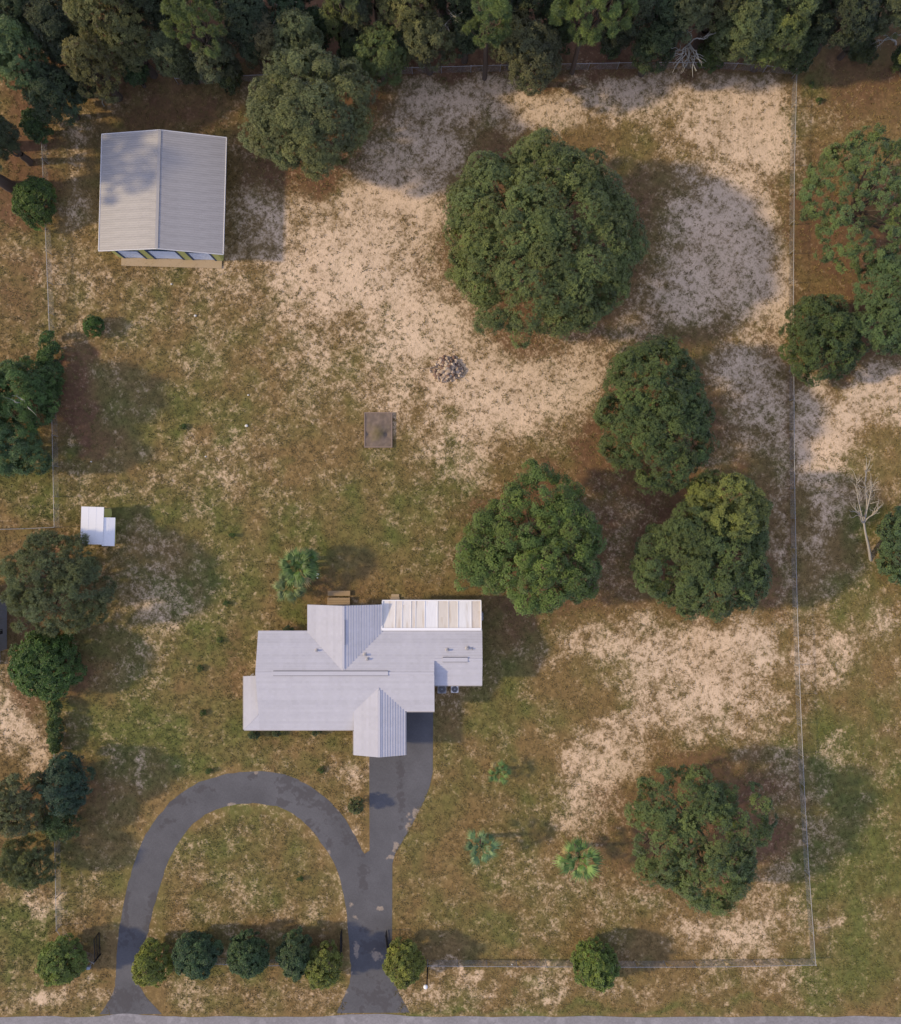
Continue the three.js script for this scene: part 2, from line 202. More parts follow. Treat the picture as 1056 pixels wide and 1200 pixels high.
const M = {
  shingle: new THREE.MeshStandardMaterial({ map: shingleMap, roughness: 0.95, side: THREE.DoubleSide }),
  fascia: std(0.62, 0.61, 0.6, 0.6), gutter: std(0.38, 0.36, 0.35, 0.6), siding: std(0.52, 0.5, 0.46, 0.8), trim: std(0.75, 0.74, 0.72, 0.6),
  vent: std(0.10, 0.10, 0.11, 0.8), pipe: std(0.3, 0.3, 0.31, 0.6), glass: std(0.03, 0.04, 0.05, 0.08), door: std(0.7, 0.7, 0.68, 0.6),
  wood: std(0.34, 0.24, 0.13, 0.9), woodGrey: std(0.22, 0.165, 0.13, 0.95), soil: std(0.11, 0.075, 0.05, 1), steel: std(0.42, 0.42, 0.42, 0.5, 0.5), wire: std(0.36, 0.35, 0.33, 0.6, 0.4), black: std(0.012, 0.012, 0.014, 0.5, 0.2),
  white: std(0.8, 0.8, 0.8, 0.5), lime: std(0.58, 0.58, 0.18, 0.8), blueTrim: std(0.02, 0.06, 0.13, 0.6), roll: std(0.66, 0.74, 0.84, 0.5), concrete: std(0.42, 0.32, 0.20, 0.95), bark: std(0.10, 0.075, 0.055, 1), dead: std(0.34, 0.31, 0.26, 1), deadPale: std(0.40, 0.39, 0.33, 1),
};
const COURSE = 0.26;
function shingleSlope(parent, pts, name = 'roof_slope') {
  const f = slopeFrame(pts), poly = pts.map(f.to), ys = poly.map(p => p.y), y0 = Math.min(...ys), y1 = Math.max(...ys);
  if (THREE.ShapeUtils.isClockWise(poly)) poly.reverse();
  const deck = part(name, slab(poly, f, () => 0, -0.14, 1 / 12), M.fascia, parent), list = [];
  for (let y = y0; y < y1 - 0.01; y += COURSE) {
    const c = clipY(poly, y, Math.min(y + COURSE, y1)); if (c.length < 3 || Math.abs(THREE.ShapeUtils.area(c)) < 1e-4) continue;
    list.push(slab(c, f, p => 0.052 - 0.042 * (p.y - y) / COURSE, 0.002, 1 / 12));
  }
  part('shingles', merge(list), M.shingle, deck, 'stuff'); return { f, deck };
}

// ---- the house. Plan in metres: x east, z south; ridge heights from the pitch
{
  const PITCH = 0.30, ZR = 15.66, HR = 4.5;
  const h = thing('house', 'single storey house with pale grey shingle roof and crossing gables beside the driveway', 'house', V(0, 0, 0));
  const hN = z => HR - (ZR - z) * PITCH, hS = z => HR - (z - ZR) * PITCH;
  const xW = -18.95, xG = -1.58, xE = 3.12, zN = 11.7, zS1 = 21.6, zS2 = 19.62, xWW = -20.5, xWing0 = -9.5, xWing1 = -4.46, cxS = -6.98;
  const zR2 = 14.4, hR2 = hN(zR2), zS3 = 17.05;
  const N = (x, z) => V(x, hN(z), z), S = (x, z) => V(x, hS(z), z);
  const cN = -10.42, wN = 3.66, eN = 3.36, rN = eN + wN * PITCH, zNe = 9.12, zMeetN = ZR - (HR - rN) / PITCH;   // north cross gable
  const cN0 = cN - wN, cN1 = cN + wN, zEave = ZR - (HR - eN) / PITCH;
  // north slope, with the cross gable let in and the lower east ridge
  const slopes = [];
  slopes.push(shingleSlope(h, [N(xW, ZR), N(xW, zN), N(cN0, zN), N(cN0, zEave), N(cN, zMeetN), N(cN1, zEave), N(cN1, zN - 0.15), N(xE, zN - 0.15), N(xE, zR2), N(xG, zR2), N(xG, ZR)]));
  // south slope: long porch eave in the west, short eave in the east, south wing let in
  const eS = hS(zS2) + 0.0, rS = eS + (xWing1 - cxS) * PITCH, zMeetS = ZR + (HR - rS) / PITCH, zHip = zS1 - (xW - xWW);
  slopes.push(shingleSlope(h, [S(xW, ZR), S(xG, ZR), S(xG, zS2), S(xWing1, zS2), S(cxS, zMeetS), S(xWing0, zS2), S(xWing0 + 0.02, zS1), S(xWW, zS1), S(xW, zHip)]));
  // west hip over the porch
  const hWest = x => hS(zS1) + (x - xWW) * PITCH; slopes.push(shingleSlope(h, [V(xWW, hWest(xWW), zS1), V(xWW, hWest(xWW), 16.3), V(xW - 0.01, hWest(xW), 16.15), V(xW - 0.01, hWest(xW), zHip)]));
  // east end, south slope of the lower ridge
  const hS3 = z => hR2 - (z - zR2) * PITCH; slopes.push(shingleSlope(h, [V(xG - 0.3, hS3(zR2), zR2), V(xE, hS3(zR2), zR2), V(xE, hS3(zS3), zS3), V(xG - 0.3, hS3(zS3), zS3)]));
  // north cross gable
  slopes.push(shingleSlope(h, [V(cN, rN, zNe), V(cN, rN, zMeetN), V(cN0, eN, zEave), V(cN0, eN, zNe)]), shingleSlope(h, [V(cN, rN, zNe), V(cN1, eN, zNe), V(cN1, eN, zEave), V(cN, rN, zMeetN)]));
  // south wing
  const zSe = 23.95; slopes.push(shingleSlope(h, [V(cxS, rS, zSe), V(xWing0, eS, zSe), V(xWing0, eS, zS2), V(cxS, rS, zMeetS)]), shingleSlope(h, [V(cxS, rS, zSe), V(cxS, rS, zMeetS), V(xWing1, eS, zS2), V(xWing1, eS, zSe)]));
  // ridge caps
  const cap = (a, b) => part('ridge_cap', plank(a.clone().setY(a.y + 0.03), b.clone().setY(b.y + 0.03), 0.24, 0.035), M.shingle, h);
  cap(V(xW + 0.02, HR, ZR), V(xG - 0.02, HR, ZR)); cap(V(xG, hR2, zR2), V(xE - 0.02, hR2, zR2)); cap(V(cN, rN, zNe + 0.02), V(cN, rN, zMeetN - 0.3)); cap(V(cxS, rS, zSe - 0.02), V(cxS, rS, zMeetS + 0.3));
  // ridge vents: dark-edged raised strips
  const rvent = (a, b, thin) => { const v = part('ridge_vent', plank(a, b, thin ? 0.12 : 0.4, 0.08), M.shingle, h); const d = b.clone().sub(a).normalize(), s = V(-d.z, 0, d.x).multiplyScalar(thin ? 0.08 : 0.215); for (const q of thin ? [1] : [-1, 1]) part('vent_slot', plank(a.clone().addScaledVector(s, q).setY(a.y - 0.045), b.clone().addScaledVector(s, q).setY(a.y - 0.045), 0.06, 0.09), M.vent, v); };
  rvent(V(-17.2, HR + 0.06, ZR), V(-6.05, HR + 0.06, ZR)); rvent(V(-0.75, hR2 + 0.06, zR2), V(1.68, hR2 + 0.06, zR2)); rvent(V(cN + 0.08, rN + 0.05, 12.9), V(cN + 0.08, rN + 0.05, 10.5), true);
  // pipes and vents through the roof
  for (const [x, z, r, hh] of [[-13.1, 13.55, 0.09, 0.3], [-8.35, 13.95, 0.10, 0.3], [-8.1, 14.35, 0.09, 0.3], [-0.32, 13.5, 0.10, 0.3], [1.65, 13.35, 0.11, 0.3], [2.1, 13.4, 0.06, 0.2]]) {
    const p = part('vent_pipe', new THREE.CylinderGeometry(r, r, hh, 10).translate(x, hN(z) + hh / 2, z), M.pipe, h); part('flashing', new THREE.CylinderGeometry(r * 1.2, r * 2.2, 0.07, 10).translate(x, hN(z) + 0.06, z), M.gutter, p);
  }
  // walls
  const wall = (x0, x1, z0, z1, top) => part('wall', box(x1 - x0, top, z1 - z0, (x0 + x1) / 2, top / 2, (z0 + z1) / 2), M.siding, h);
  wall(xW + 0.4, xG - 0.4, zN + 0.45, zS2 - 0.45, 3.1); wall(xG - 0.41, xE - 0.35, zN + 0.46, zS3 - 0.4, 3.05); wall(cN0 + 0.4, cN1 - 0.4, zNe + 0.4, zN + 0.46, 3.05); wall(xWing0 + 0.35, xWing1 - 0.35, zS2 - 0.46, zSe - 0.4, 2.95);
  // gable walls above the eaves
  const tri = (a, b, c) => part('gable_wall', polyGeo([[a, b, c]]), M.siding, h);
  tri(V(xG - 0.02, HR - 0.16, ZR), V(xG - 0.02, hN(zN + .4) - 0.16, zN + .4), V(xG - 0.02, hS(zS2) - 0.16, zS2)); tri(V(xW + 0.4, HR - 0.15, ZR), V(xW + 0.4, 3.1, zN + 0.4), V(xW + 0.4, 3.1, zS2));
  tri(V(cN, rN - 0.16, zNe + 0.4), V(cN0 + 0.4, 3.02, zNe + 0.4), V(cN1 - 0.4, 3.02, zNe + 0.4)); tri(V(cxS, rS - 0.16, zSe - 0.4), V(xWing0 + 0.35, 2.9, zSe - 0.4), V(xWing1 - 0.35, 2.9, zSe - 0.4)); tri(V(xE - 0.35, hR2 - 0.16, zR2), V(xE - 0.35, 3.0, zN + .46), V(xE - 0.35, 3.0, zS3 - 0.4));
  // fascia and gutters along the eaves
  const gut = (a, b) => part('gutter', plank(a, b, 0.11, 0.13), M.gutter, h);
  gut(V(xWW, hS(zS1) - 0.1, zS1 + 0.06), V(xWing0, hS(zS1) - 0.1, zS1 + 0.06)); gut(V(xWing1 + 0.1, hS(zS2) - 0.1, zS2 + 0.06), V(xG, hS(zS2) - 0.1, zS2 + 0.06)); gut(V(xG, hS3(zS3) - 0.1, zS3 + 0.06), V(xE, hS3(zS3) - 0.1, zS3 + 0.06)); gut(V(xWing1 + 0.06, eS - 0.1, zS2 + 0.1), V(xWing1 + 0.06, eS - 0.1, zSe)); gut(V(xWing0 - 0.06, eS - 0.1, zS1), V(xWing0 - 0.06, eS - 0.1, zSe)); gut(V(xWW - 0.06, hS(zS1) - 0.1, 16.3), V(xWW - 0.06, hS(zS1) - 0.1, zS1));
  // porch posts, windows, garage door
  for (const x of [-20.2, -17.5, -14.8, -12.2, -9.9]) part('porch_post', box(0.12, 2.55, 0.12, x, 1.275, zS1 - 0.3), M.trim, h);
  for (const x of [-20.2]) part('porch_post', box(0.12, 2.55, 0.12, x, 1.275, 16.6), M.trim, h);
  const win = (x, y, z, w, hh, ax) => { const p = part('window', ax ? box(0.05, hh, w, x, y, z) : box(w, hh, 0.05, x, y, z), M.trim, h); part('pane', ax ? box(0.06, hh - 0.16, w - 0.16, x, y, z) : box(w - 0.16, hh - 0.16, 0.06, x, y, z), M.glass, p); };
  for (const x of [-17, -13.4]) win(x, 1.5, zS2 - 0.43, 1.2, 1.2); win(-2.9, 1.5, zS2 - 0.43, 1.2, 1.2); for (const x of [-12.3, -8.7]) win(x, 1.5, zNe + 0.38, 1.2, 1.2); win(xE - 0.33, 1.5, 14.2, 1.2, 1.2, true); win(-17, 1.5, zN + 0.43, 1.2, 1.0);
  const gd = part('garage_door', box(4.0, 2.3, 0.06, cxS, 1.15, zSe - 0.38), M.door, h); for (let k = 0; k < 4; k++) part('panel', box(3.8, 0.5, 0.04, cxS, 0.29 + k * 0.57, zSe - 0.34), M.door, gd);
  const fd = part('front_door', box(0.95, 2.05, 0.06, -11, 1.03, zS2 - 0.43), M.blueTrim, h); part('handle', box(0.04, 0.12, 0.06, -10.65, 1.0, zS2 - 0.38), M.steel, fd);
  part('porch_floor', box(10.6, 0.12, 2.2, -15.1, 0.06, 20.3), M.concrete, h);
  // flat sunroom roof behind: white sheet panels of different age
  const x0 = -6.72, x1 = 2.98, z0 = 8.83, z1 = 11.55, y0 = 2.75, y1 = 3.36, sun_ = part('sunroom_wall', box(x1 - x0 - 0.3, 2.6, z1 - z0 - 0.3, (x0 + x1) / 2, 1.3, (z0 + z1) / 2 + 0.1), M.white, h);
  const tones = [[.74, .70, .64], [.70, .65, .58], [.74, .71, .66], [.68, .63, .56], [.72, .68, .61], [.79, .79, .79], [.67, .62, .54], [.70, .65, .57], [.78, .78, .78], [.68, .62, .55]], cuts = [0, .13, .20, .29, .335, .43, .56, .67, .77, .905, 1], rr = rng(5);
  const tilt = Math.atan2(y1 - y0, z1 - z0), len = Math.hypot(y1 - y0, z1 - z0);
  const sheetMap = dataTex(512, 512, (d, n) => { for (let j = 0; j < n; j++) for (let i = 0; i < n; i++) { const x = i / n * 6, y = j / n * 6, s = smooth(fbm(x * 3, y * 0.5, 4, 12), 0.5, 0.78), k = 4 * (j * n + i), v = 1 - 0.06 * s - 0.04 * vn(x * 12, y * 2, 4); d[k] = 255 * v; d[k + 1] = 255 * (v - 0.02 * s); d[k + 2] = 255 * (v - 0.05 * s); d[k + 3] = 255; } }, true);
  for (let k = 0; k < 10; k++) {
    const a = x0 + (x1 - x0) * cuts[k], b = x0 + (x1 - x0) * cuts[k + 1], g = box(b - a - 0.03, 0.05, len, 0, 0, 0), uv = g.attributes.uv; for (let i = 0; i < uv.count; i++) uv.setXY(i, uv.getX(i) * (b - a) / 6 + k * 0.37, uv.getY(i) * len / 6 + 0.3 * k);
    const m = new THREE.MeshStandardMaterial({ map: sheetMap, color: rgb(...tones[k]), roughness: 0.55 }), pm = part('sunroom_roof_panel', g.rotateX(-tilt).translate((a + b) / 2, (y0 + y1) / 2 + 0.01, (z0 + z1) / 2), m, h);
    const q = [V(a, y0 + 0.05, z0), V(a, y1 + 0.05, z1)]; part('seam', plank2(q[0], q[1], 0.05, 0.05), M.white, pm);
  }
  function plank2(a, b, w, hh) { const g = box(w, hh, a.distanceTo(b)); g.rotateX(-Math.atan2(b.y - a.y, b.z - a.z)); const m = a.clone().add(b).multiplyScalar(0.5); return g.translate(m.x, m.y, m.z); }
  part('sunroom_fascia', box(x1 - x0 + 0.12, 0.16, 0.1, (x0 + x1) / 2, y0, z0 - 0.06), M.white, h); part('sunroom_fascia', plank2(V(x1 + 0.03, y0 + 0.04, z0), V(x1 + 0.03, y1 + 0.04, z1), 0.1, 0.16), M.white, h); part('sunroom_fascia', plank2(V(x0 - 0.03, y0 + 0.04, z0), V(x0 - 0.03, y1 + 0.04, z1), 0.1, 0.16), M.white, h); part('flashing', box(x1 - x0 + 0.1, 0.05, 0.26, (x0 + x1) / 2, y1 + 0.08, z1 - 0.02), M.white, h);
  const base = V(-8.5, 0, 16); h.position.copy(base); for (const c of h.children) c.position.sub(base);
}
// things around the house
{
  const st = thing('wooden_step', 'tan wooden back steps against the north gable wall of the house', 'steps', at(397, 704, 0.4).setY(0));
  for (let k = 0; k < 4; k++) part('board', box(2.3, 0.05, 0.24, 0, 0.5, -0.2 + k * 0.26), M.wood, st); for (let k = 0; k < 2; k++) part('board', box(2.3, 0.05, 0.26, 0, 0.26, -0.62 + k * 0.01 - k * 0.27), M.wood, st);
  for (const x of [-1.05, 0, 1.05]) part('stringer', box(0.06, 0.46, 1.0, x, 0.24, 0.15), M.wood, st);
  const bs = thing('block_step', 'small grey concrete block step behind the white sunroom', 'step', at(463, 702, 0.3).setY(0)); part('slab', box(0.9, 0.28, 0.55, 0, 0.14, 0.1), M.concrete, bs); part('tread', box(0.8, 0.14, 0.3, 0, 0.07, -0.33), M.concrete, bs);
  const ac = (u, v, label, round) => {
    const o = thing('air_conditioner', label, 'air conditioner', at(u, v, 0.8).setY(0)), w = round ? 0.86 : 0.72;
    part('base_pad', box(w + 0.2, 0.08, w + 0.2, 0, 0.04, 0), M.concrete, o); part('cabinet', box(w, 0.78, w, 0, 0.47, 0), round ? M.pipe : M.trim, o); part('top_grille', new THREE.CylinderGeometry(w * 0.44, w * 0.44, 0.03, 24).translate(0, 0.875, 0), M.vent, o);
    for (let k = 0; k < 4; k++) part('guard_wire', new THREE.TorusGeometry(w * (0.12 + 0.09 * k), 0.008, 4, 24).rotateX(Math.PI / 2).translate(0, 0.9, 0), M.steel, o); part('fan_hub', new THREE.CylinderGeometry(0.08, 0.08, 0.03, 12).translate(0, 0.9, 0), M.pipe, o);
  };
  ac(518, 807.5, 'grey air conditioner with dark round fan grille under the east eave', true); ac(533, 807.5, 'white square air conditioner with small fan grille under the east eave', false);
  const bx = thing('utility_box', 'small grey utility box on the east wall of the sunroom', 'utility box', at(566, 722, 1.2).setY(0)); part('cabinet', box(0.22, 0.9, 0.8, -0.1, 1.1, 0), M.pipe, bx); part('conduit', box(0.08, 1.1, 0.08, -0.1, 0.55, 0), M.steel, bx);
}
// ---------------------------------------------------------------- barn
{
  const c = at(190, 227, 3.2).setY(0), b = thing('barn', 'metal roofed barn with lime walls and three white roll up doors in the back yard', 'barn', c, -1.6 * Math.PI / 180);
  const W = 6.17, E = 3.05, RZ = 4.35, L = 5.78, wx = 5.3, zf = 5.45;
  const galv = new THREE.MeshStandardMaterial({ color: rgb(0.47, 0.45, 0.43), roughness: 0.62, metalness: 0.25, map: dataTex(512, 512, (d, n) => { for (let j = 0; j < n; j++) for (let i = 0; i < n; i++) { const x = i / n * 12, y = j / n * 12, k = 4 * (j * n + i), v = 225 + 30 * (fbm(x * 0.7, y * 2.5, 4, 3) - 0.5) + 8 * (vn(x * 6, y * 20, 8) - 0.5); d[k] = v; d[k + 1] = v; d[k + 2] = v; d[k + 3] = 255; } }, true), side: THREE.DoubleSide });
  const n = 13, pw = 2 * L / n, ang = Math.atan2(RZ - E, W), len = Math.hypot(W, RZ - E);
  for (const s of [-1, 1]) {
    const sh = [[-pw / 2, 0]]; for (let k = 0; k < 4; k++) { const q = -pw / 2 + pw * (k + 0.5) / 4; sh.push([q - 0.05, 0], [q - 0.022, 0.016], [q + 0.022, 0.016], [q + 0.05, 0]); } sh.push([pw / 2 + 0.02, 0.004]);
    const tris = []; for (let i = 0; i < sh.length - 1; i++) { const [a0, a1] = sh[i], [b0, b1] = sh[i + 1], U = (x, z) => new THREE.Vector2(x / 12, z / 12), p = (x, y, z) => V(x, y, z); tris.push([p(0, a1, a0), p(0, b1, b0), p(len, b1, b0), U(0, a0), U(0, b0), U(len, b0)], [p(0, a1, a0), p(len, b1, b0), p(len, a1, a0), U(0, a0), U(len, b0), U(len, a0)]); }
    const g = polyGeo(tris); g.rotateZ(-ang); if (s < 0) g.rotateY(Math.PI);
    for (let k = 0; k < n; k++) { const m = part('roof_panel', g, galv, b); m.position.set(0, RZ, -L + pw * (k + 0.5)); }
  }
  part('ridge_cap', merge([plank(V(0.07, RZ + 0.02, -L), V(0.07, RZ + 0.02, L), 0.16, 0.03), plank(V(-0.07, RZ + 0.024, -L), V(-0.07, RZ + 0.024, L), 0.16, 0.03)]), galv, b);
  const tr = (a, c2) => part('edge_trim', bar(a, c2, 0.06, 4), M.fascia, b);
  for (const z of [-L, L]) { tr(V(-W, E, z), V(0, RZ, z)); tr(V(W, E, z), V(0, RZ, z)); } for (const s of [-1, 1]) tr(V(s * W, E, -L), V(s * W, E, L));
  const side = (x) => part('side_wall', box(0.12, E - 0.08, 2 * zf, x, (E - 0.08) / 2, 0), M.lime, b); side(-wx); side(wx);
  const gable = z => part('gable_wall', polyGeo([[V(-wx, E - 0.1, z), V(wx, E - 0.1, z), V(0, RZ - 0.12, z)]]), M.lime, b); gable(zf); gable(-zf); part('back_wall', box(2 * wx, E - 0.1, 0.12, 0, (E - 0.1) / 2, -zf), M.lime, b);
  // front: wall pieces between three doors
  const doors = [[-4.75, -2.5, 2.6], [-1.6, 1.35, 2.9], [2.3, 4.6, 2.6]]; let x = -wx;
  for (const [a, e, hh] of doors) { part('front_wall', box(a - x, E - 0.12, 0.12, (a + x) / 2, (E - 0.12) / 2, zf), M.lime, b); if (hh < E - 0.15) part('lintel', box(e - a, E - 0.12 - hh, 0.12, (a + e) / 2, (hh + E - 0.12) / 2, zf), M.lime, b); x = e;
    const d = part('roll_up_door', box(e - a - 0.16, hh - 0.08, 0.05, (a + e) / 2, hh / 2, zf - 0.02), M.roll, b); for (let k = 1; k < 9; k++) part('slat', box(e - a - 0.18, 0.22, 0.03, (a + e) / 2, k * hh / 9, zf + 0.02), M.roll, d);
    for (const q of [a, e]) part('door_frame', box(0.16, hh, 0.2, q, hh / 2, zf + 0.02), M.blueTrim, b); part('door_frame', box(e - a + 0.16, 0.16, 0.2, (a + e) / 2, hh, zf + 0.021), M.blueTrim, b); }
  part('front_wall', box(wx - x, E - 0.12, 0.12, (wx + x) / 2, (E - 0.12) / 2, zf), M.lime, b);
  part('apron_slab', box(2 * wx - 0.3, 0.16, 1.0, 0.05, 0.02, zf + 0.36), M.concrete, b);
}
// shed by the west fence
{
  const s = thing('shed', 'small white roofed shed with lime wall beside the west fence and wispy tree', 'shed', at(112, 618, 2.3).setY(0), -0.03);
  const flatRoof = (x0, x1, z0, z1, y, dy) => { const pm = []; const n = Math.round((x1 - x0) / 0.72); for (let k = 0; k < n; k++) { const a = x0 + (x1 - x0) * k / n, e = x0 + (x1 - x0) * (k + 1) / n, f = x => y + dy * (x - x0) / (x1 - x0); const g = polyGeo([[V(a, f(a), z0), V(a, f(a), z1), V(e, f(e), z1)], [V(a, f(a), z0), V(e, f(e), z1), V(e, f(e), z0)]]); part('roof_panel', merge([g, g.clone().translate(0, -0.05, 0), box(0.03, 0.02, z1 - z0, e - 0.03, f(e) + 0.004, (z0 + z1) / 2)]), M.white, s); } };
  const k = GSD * 0.973, X = u => (u - 112) * k, Z = v => (v - 618) * k;
  flatRoof(X(95.5), X(121), Z(594), Z(638), 2.45, -0.2); flatRoof(X(119.5), X(133), Z(606), Z(639.5), 2.22, -0.3);
  part('wall', box(X(119) - X(97), 2.15, Z(637) - Z(596), (X(119) + X(97)) / 2, 1.08, (Z(596) + Z(637)) / 2), M.lime, s); part('wall', box(X(125) - X(119), 1.85, Z(638) - Z(608), (X(119) + X(125)) / 2, 0.93, (Z(608) + Z(638)) / 2), M.lime, s);
  const d = part('door', box(0.05, 1.7, 0.6, X(119) + 0.03, 0.85, Z(601.5)), M.lime, s); part('handle', box(0.05, 0.1, 0.04, X(119) + 0.06, 0.9, Z(604)), M.steel, d);
}
// neighbour's outbuilding at the west edge
{
  const s = thing('outbuilding', 'neighbour\'s blue grey outbuilding with white roof edge beyond the west fence', 'shed', at(-18, 735, 0), 0);
  part('wall', box(3.6, 1.75, 5.1, 0.5, 0.88, -0.3), std(0.30, 0.32, 0.36, 0.8), s); part('roof', box(3.6, 0.12, 5.4, 0.68, 1.84, -0.3), M.white, s); part('window', box(0.06, 0.5, 0.5, 2.29, 1.1, 0.3), M.glass, s); part('porch_slab', box(2.6, 0.5, 1.4, 0.3, 0.25, 3.1), M.white, s); for (let k = 0; k < 6; k++) part('batten', box(0.04, 1.7, 0.06, 2.31, 0.87, -2.7 + k * 0.95), std(0.33, 0.35, 0.39, 0.8), s);
}

// ---------------------------------------------------------------- foliage
function leafSpray(seed, n, spread, len, wid, opts = {}) {
  const r = rng(seed), tris = [];
  for (let i = 0; i < n; i++) {
    const a = r() * Math.PI * 2, el = opts.flat ? (r() - 0.3) * 0.9 : (r() - 0.25) * 1.7, q = Math.sqrt(r()) * spread * (opts.radial ? 0.25 : 1), b = r() * Math.PI * 2;
    const o = V(Math.cos(b) * q, (r() - 0.4) * spread * 0.7, Math.sin(b) * q), d = V(Math.cos(a) * Math.cos(el), Math.sin(el), Math.sin(a) * Math.cos(el)), side = V(-Math.sin(a), (r() - 0.5) * 0.9, Math.cos(a)).normalize();
    const L = len * (0.7 + 0.6 * r()), w = wid * (0.7 + 0.6 * r()), tip = o.clone().addScaledVector(d, L).add(V(0, -L * 0.12, 0)), m = o.clone().addScaledVector(d, L * 0.5), l = m.clone().addScaledVector(side, w), rr = m.clone().addScaledVector(side, -w); m.y += w * 0.25;
    tris.push([o, rr, tip], [o, tip, l]);
  }
  return polyGeo(tris);
}
const SPRAYS = {
  oak: [1, 2, 3].map(s => leafSpray(s, 13, 0.26, 0.19, 0.065)),
  broad: [11, 12, 13].map(s => leafSpray(s, 11, 0.24, 0.24, 0.09)),
  wispy: [21, 22, 23].map(s => leafSpray(s, 15, 0.22, 0.36, 0.028, { radial: true })),
  pine: [31, 32].map(s => leafSpray(s, 26, 0.14, 0.34, 0.02, { radial: true })),
  holly: [41, 42].map(s => leafSpray(s, 12, 0.2, 0.15, 0.07)),
  loose: [51, 52, 53].map(s => leafSpray(s, 8, 0.42, 0.26, 0.075, { flat: true })),
};
const leafMat = new THREE.MeshStandardMaterial({ color: 0xffffff, roughness: 0.75, side: THREE.DoubleSide });
const foliageMat = new THREE.MeshPhysicalMaterial({ color: 0xffffff, roughness: 0.95, transmission: 0.38, thickness: 0, side: THREE.DoubleSide });
const dummy = new THREE.Object3D(), qA = new THREE.Quaternion();
let leafTotal = 0;
function crownInto(parent, lobes, o) {
  const r = rng(o.seed), per = new Map(); const sp = SPRAYS[o.spray]; sp.forEach((_, i) => per.set(i, []));
  for (const L of lobes) {
    const tone = 0.82 + 0.36 * r(), hue = r(), n = Math.round(3.6 * (o.dens ?? 30) * L.r * L.r * (L.w ?? 1)), out = L.out, subs = [], m = Math.max(4, Math.round((o.subs ?? 11) * L.r));
    const pick = lim => { let d; for (let t = 0; t < 8; t++) { const y = r() * 2 - 1, a = r() * Math.PI * 2, s = Math.sqrt(1 - y * y); d = V(s * Math.cos(a), y, s * Math.sin(a)); if (d.dot(out) > lim) break; } return d; };
    for (let i = 0; i < m; i++) subs.push({ d: pick(-0.15 - 0.3 * r()), t: 0.88 + 0.26 * r(), f: 0.7 + 0.3 * r() });
    for (let i = 0; i < n; i++) {
      const S = subs[Math.floor(r() * m)], d = S.d.clone().add(V(r() + r() - 1, r() + r() - 1, r() + r() - 1).multiplyScalar(0.62)).normalize(), rad = L.r * S.f * (0.78 + 0.24 * d.dot(S.d)) * (0.86 + 0.24 * r()), p = L.c.clone().addScaledVector(d, rad); p.y -= d.y * rad * 0.15;
      const k = o.brown && r() < o.brown ? 1 : 0, v = tone * S.t * (0.84 + 0.32 * r());
      const c = k ? rgb(0.13 * v, 0.085 * v, 0.04 * v) : rgb(o.col[0] * v * (1.16 + 0.24 * hue), o.col[1] * v * (1.22 + 0.08 * hue), o.col[2] * v * (1.0 - 0.2 * hue));
      per.get(Math.floor(r() * sp.length)).push([p, d.clone().add(S.d).add(V((r() - 0.5) * 1.2, 0.5 + r() * 0.6, (r() - 0.5) * 1.2)).normalize(), r() * 6.28, (o.ss ?? 1) * (0.44 + 0.4 * r()), c]);
    }
  }
  per.forEach((list, i) => {
    if (!list.length) return; const im = new THREE.InstancedMesh(sp[i], foliageMat, list.length);
    list.forEach(([p, n, tw, s, c], k) => { dummy.position.copy(p); dummy.quaternion.setFromUnitVectors(V(0, 1, 0), n); dummy.quaternion.multiply(qA.setFromAxisAngle(V(0, 1, 0), tw)); dummy.scale.setScalar(s); dummy.updateMatrix(); im.setMatrixAt(k, dummy.matrix); im.setColorAt(k, c); });
    im.name = 'crown'; im.userData.kind = 'stuff'; im.castShadow = im.receiveShadow = true; parent.add(im); leafTotal += list.length;
  });
}
function limb(a, b, r0, r1, bend, rr, sides = 6) { // bent tapered tube, 4 pieces
  const m1 = a.clone().lerp(b, 0.35).add(V((rr() - 0.5) * bend, (rr() - 0.2) * bend, (rr() - 0.5) * bend)), m2 = a.clone().lerp(b, 0.7).add(V((rr() - 0.5) * bend, (rr() - 0.2) * bend, (rr() - 0.5) * bend));
  const c = new THREE.CatmullRomCurve3([a, m1, m2, b]), g = new THREE.TubeGeometry(c, 7, 1, sides, false), p = g.attributes.position, n = 7;
  for (let i = 0; i <= n; i++) { const q = c.getPointAt(i / n), rad = mix(r0, r1, i / n); for (let j = 0; j <= sides; j++) { const k = i * (sides + 1) + j; p.setXYZ(k, q.x + (p.getX(k) - q.x) * rad, q.y + (p.getY(k) - q.y) * rad, q.z + (p.getZ(k) - q.z) * rad); } }
  g.computeVertexNormals(); return g;
}
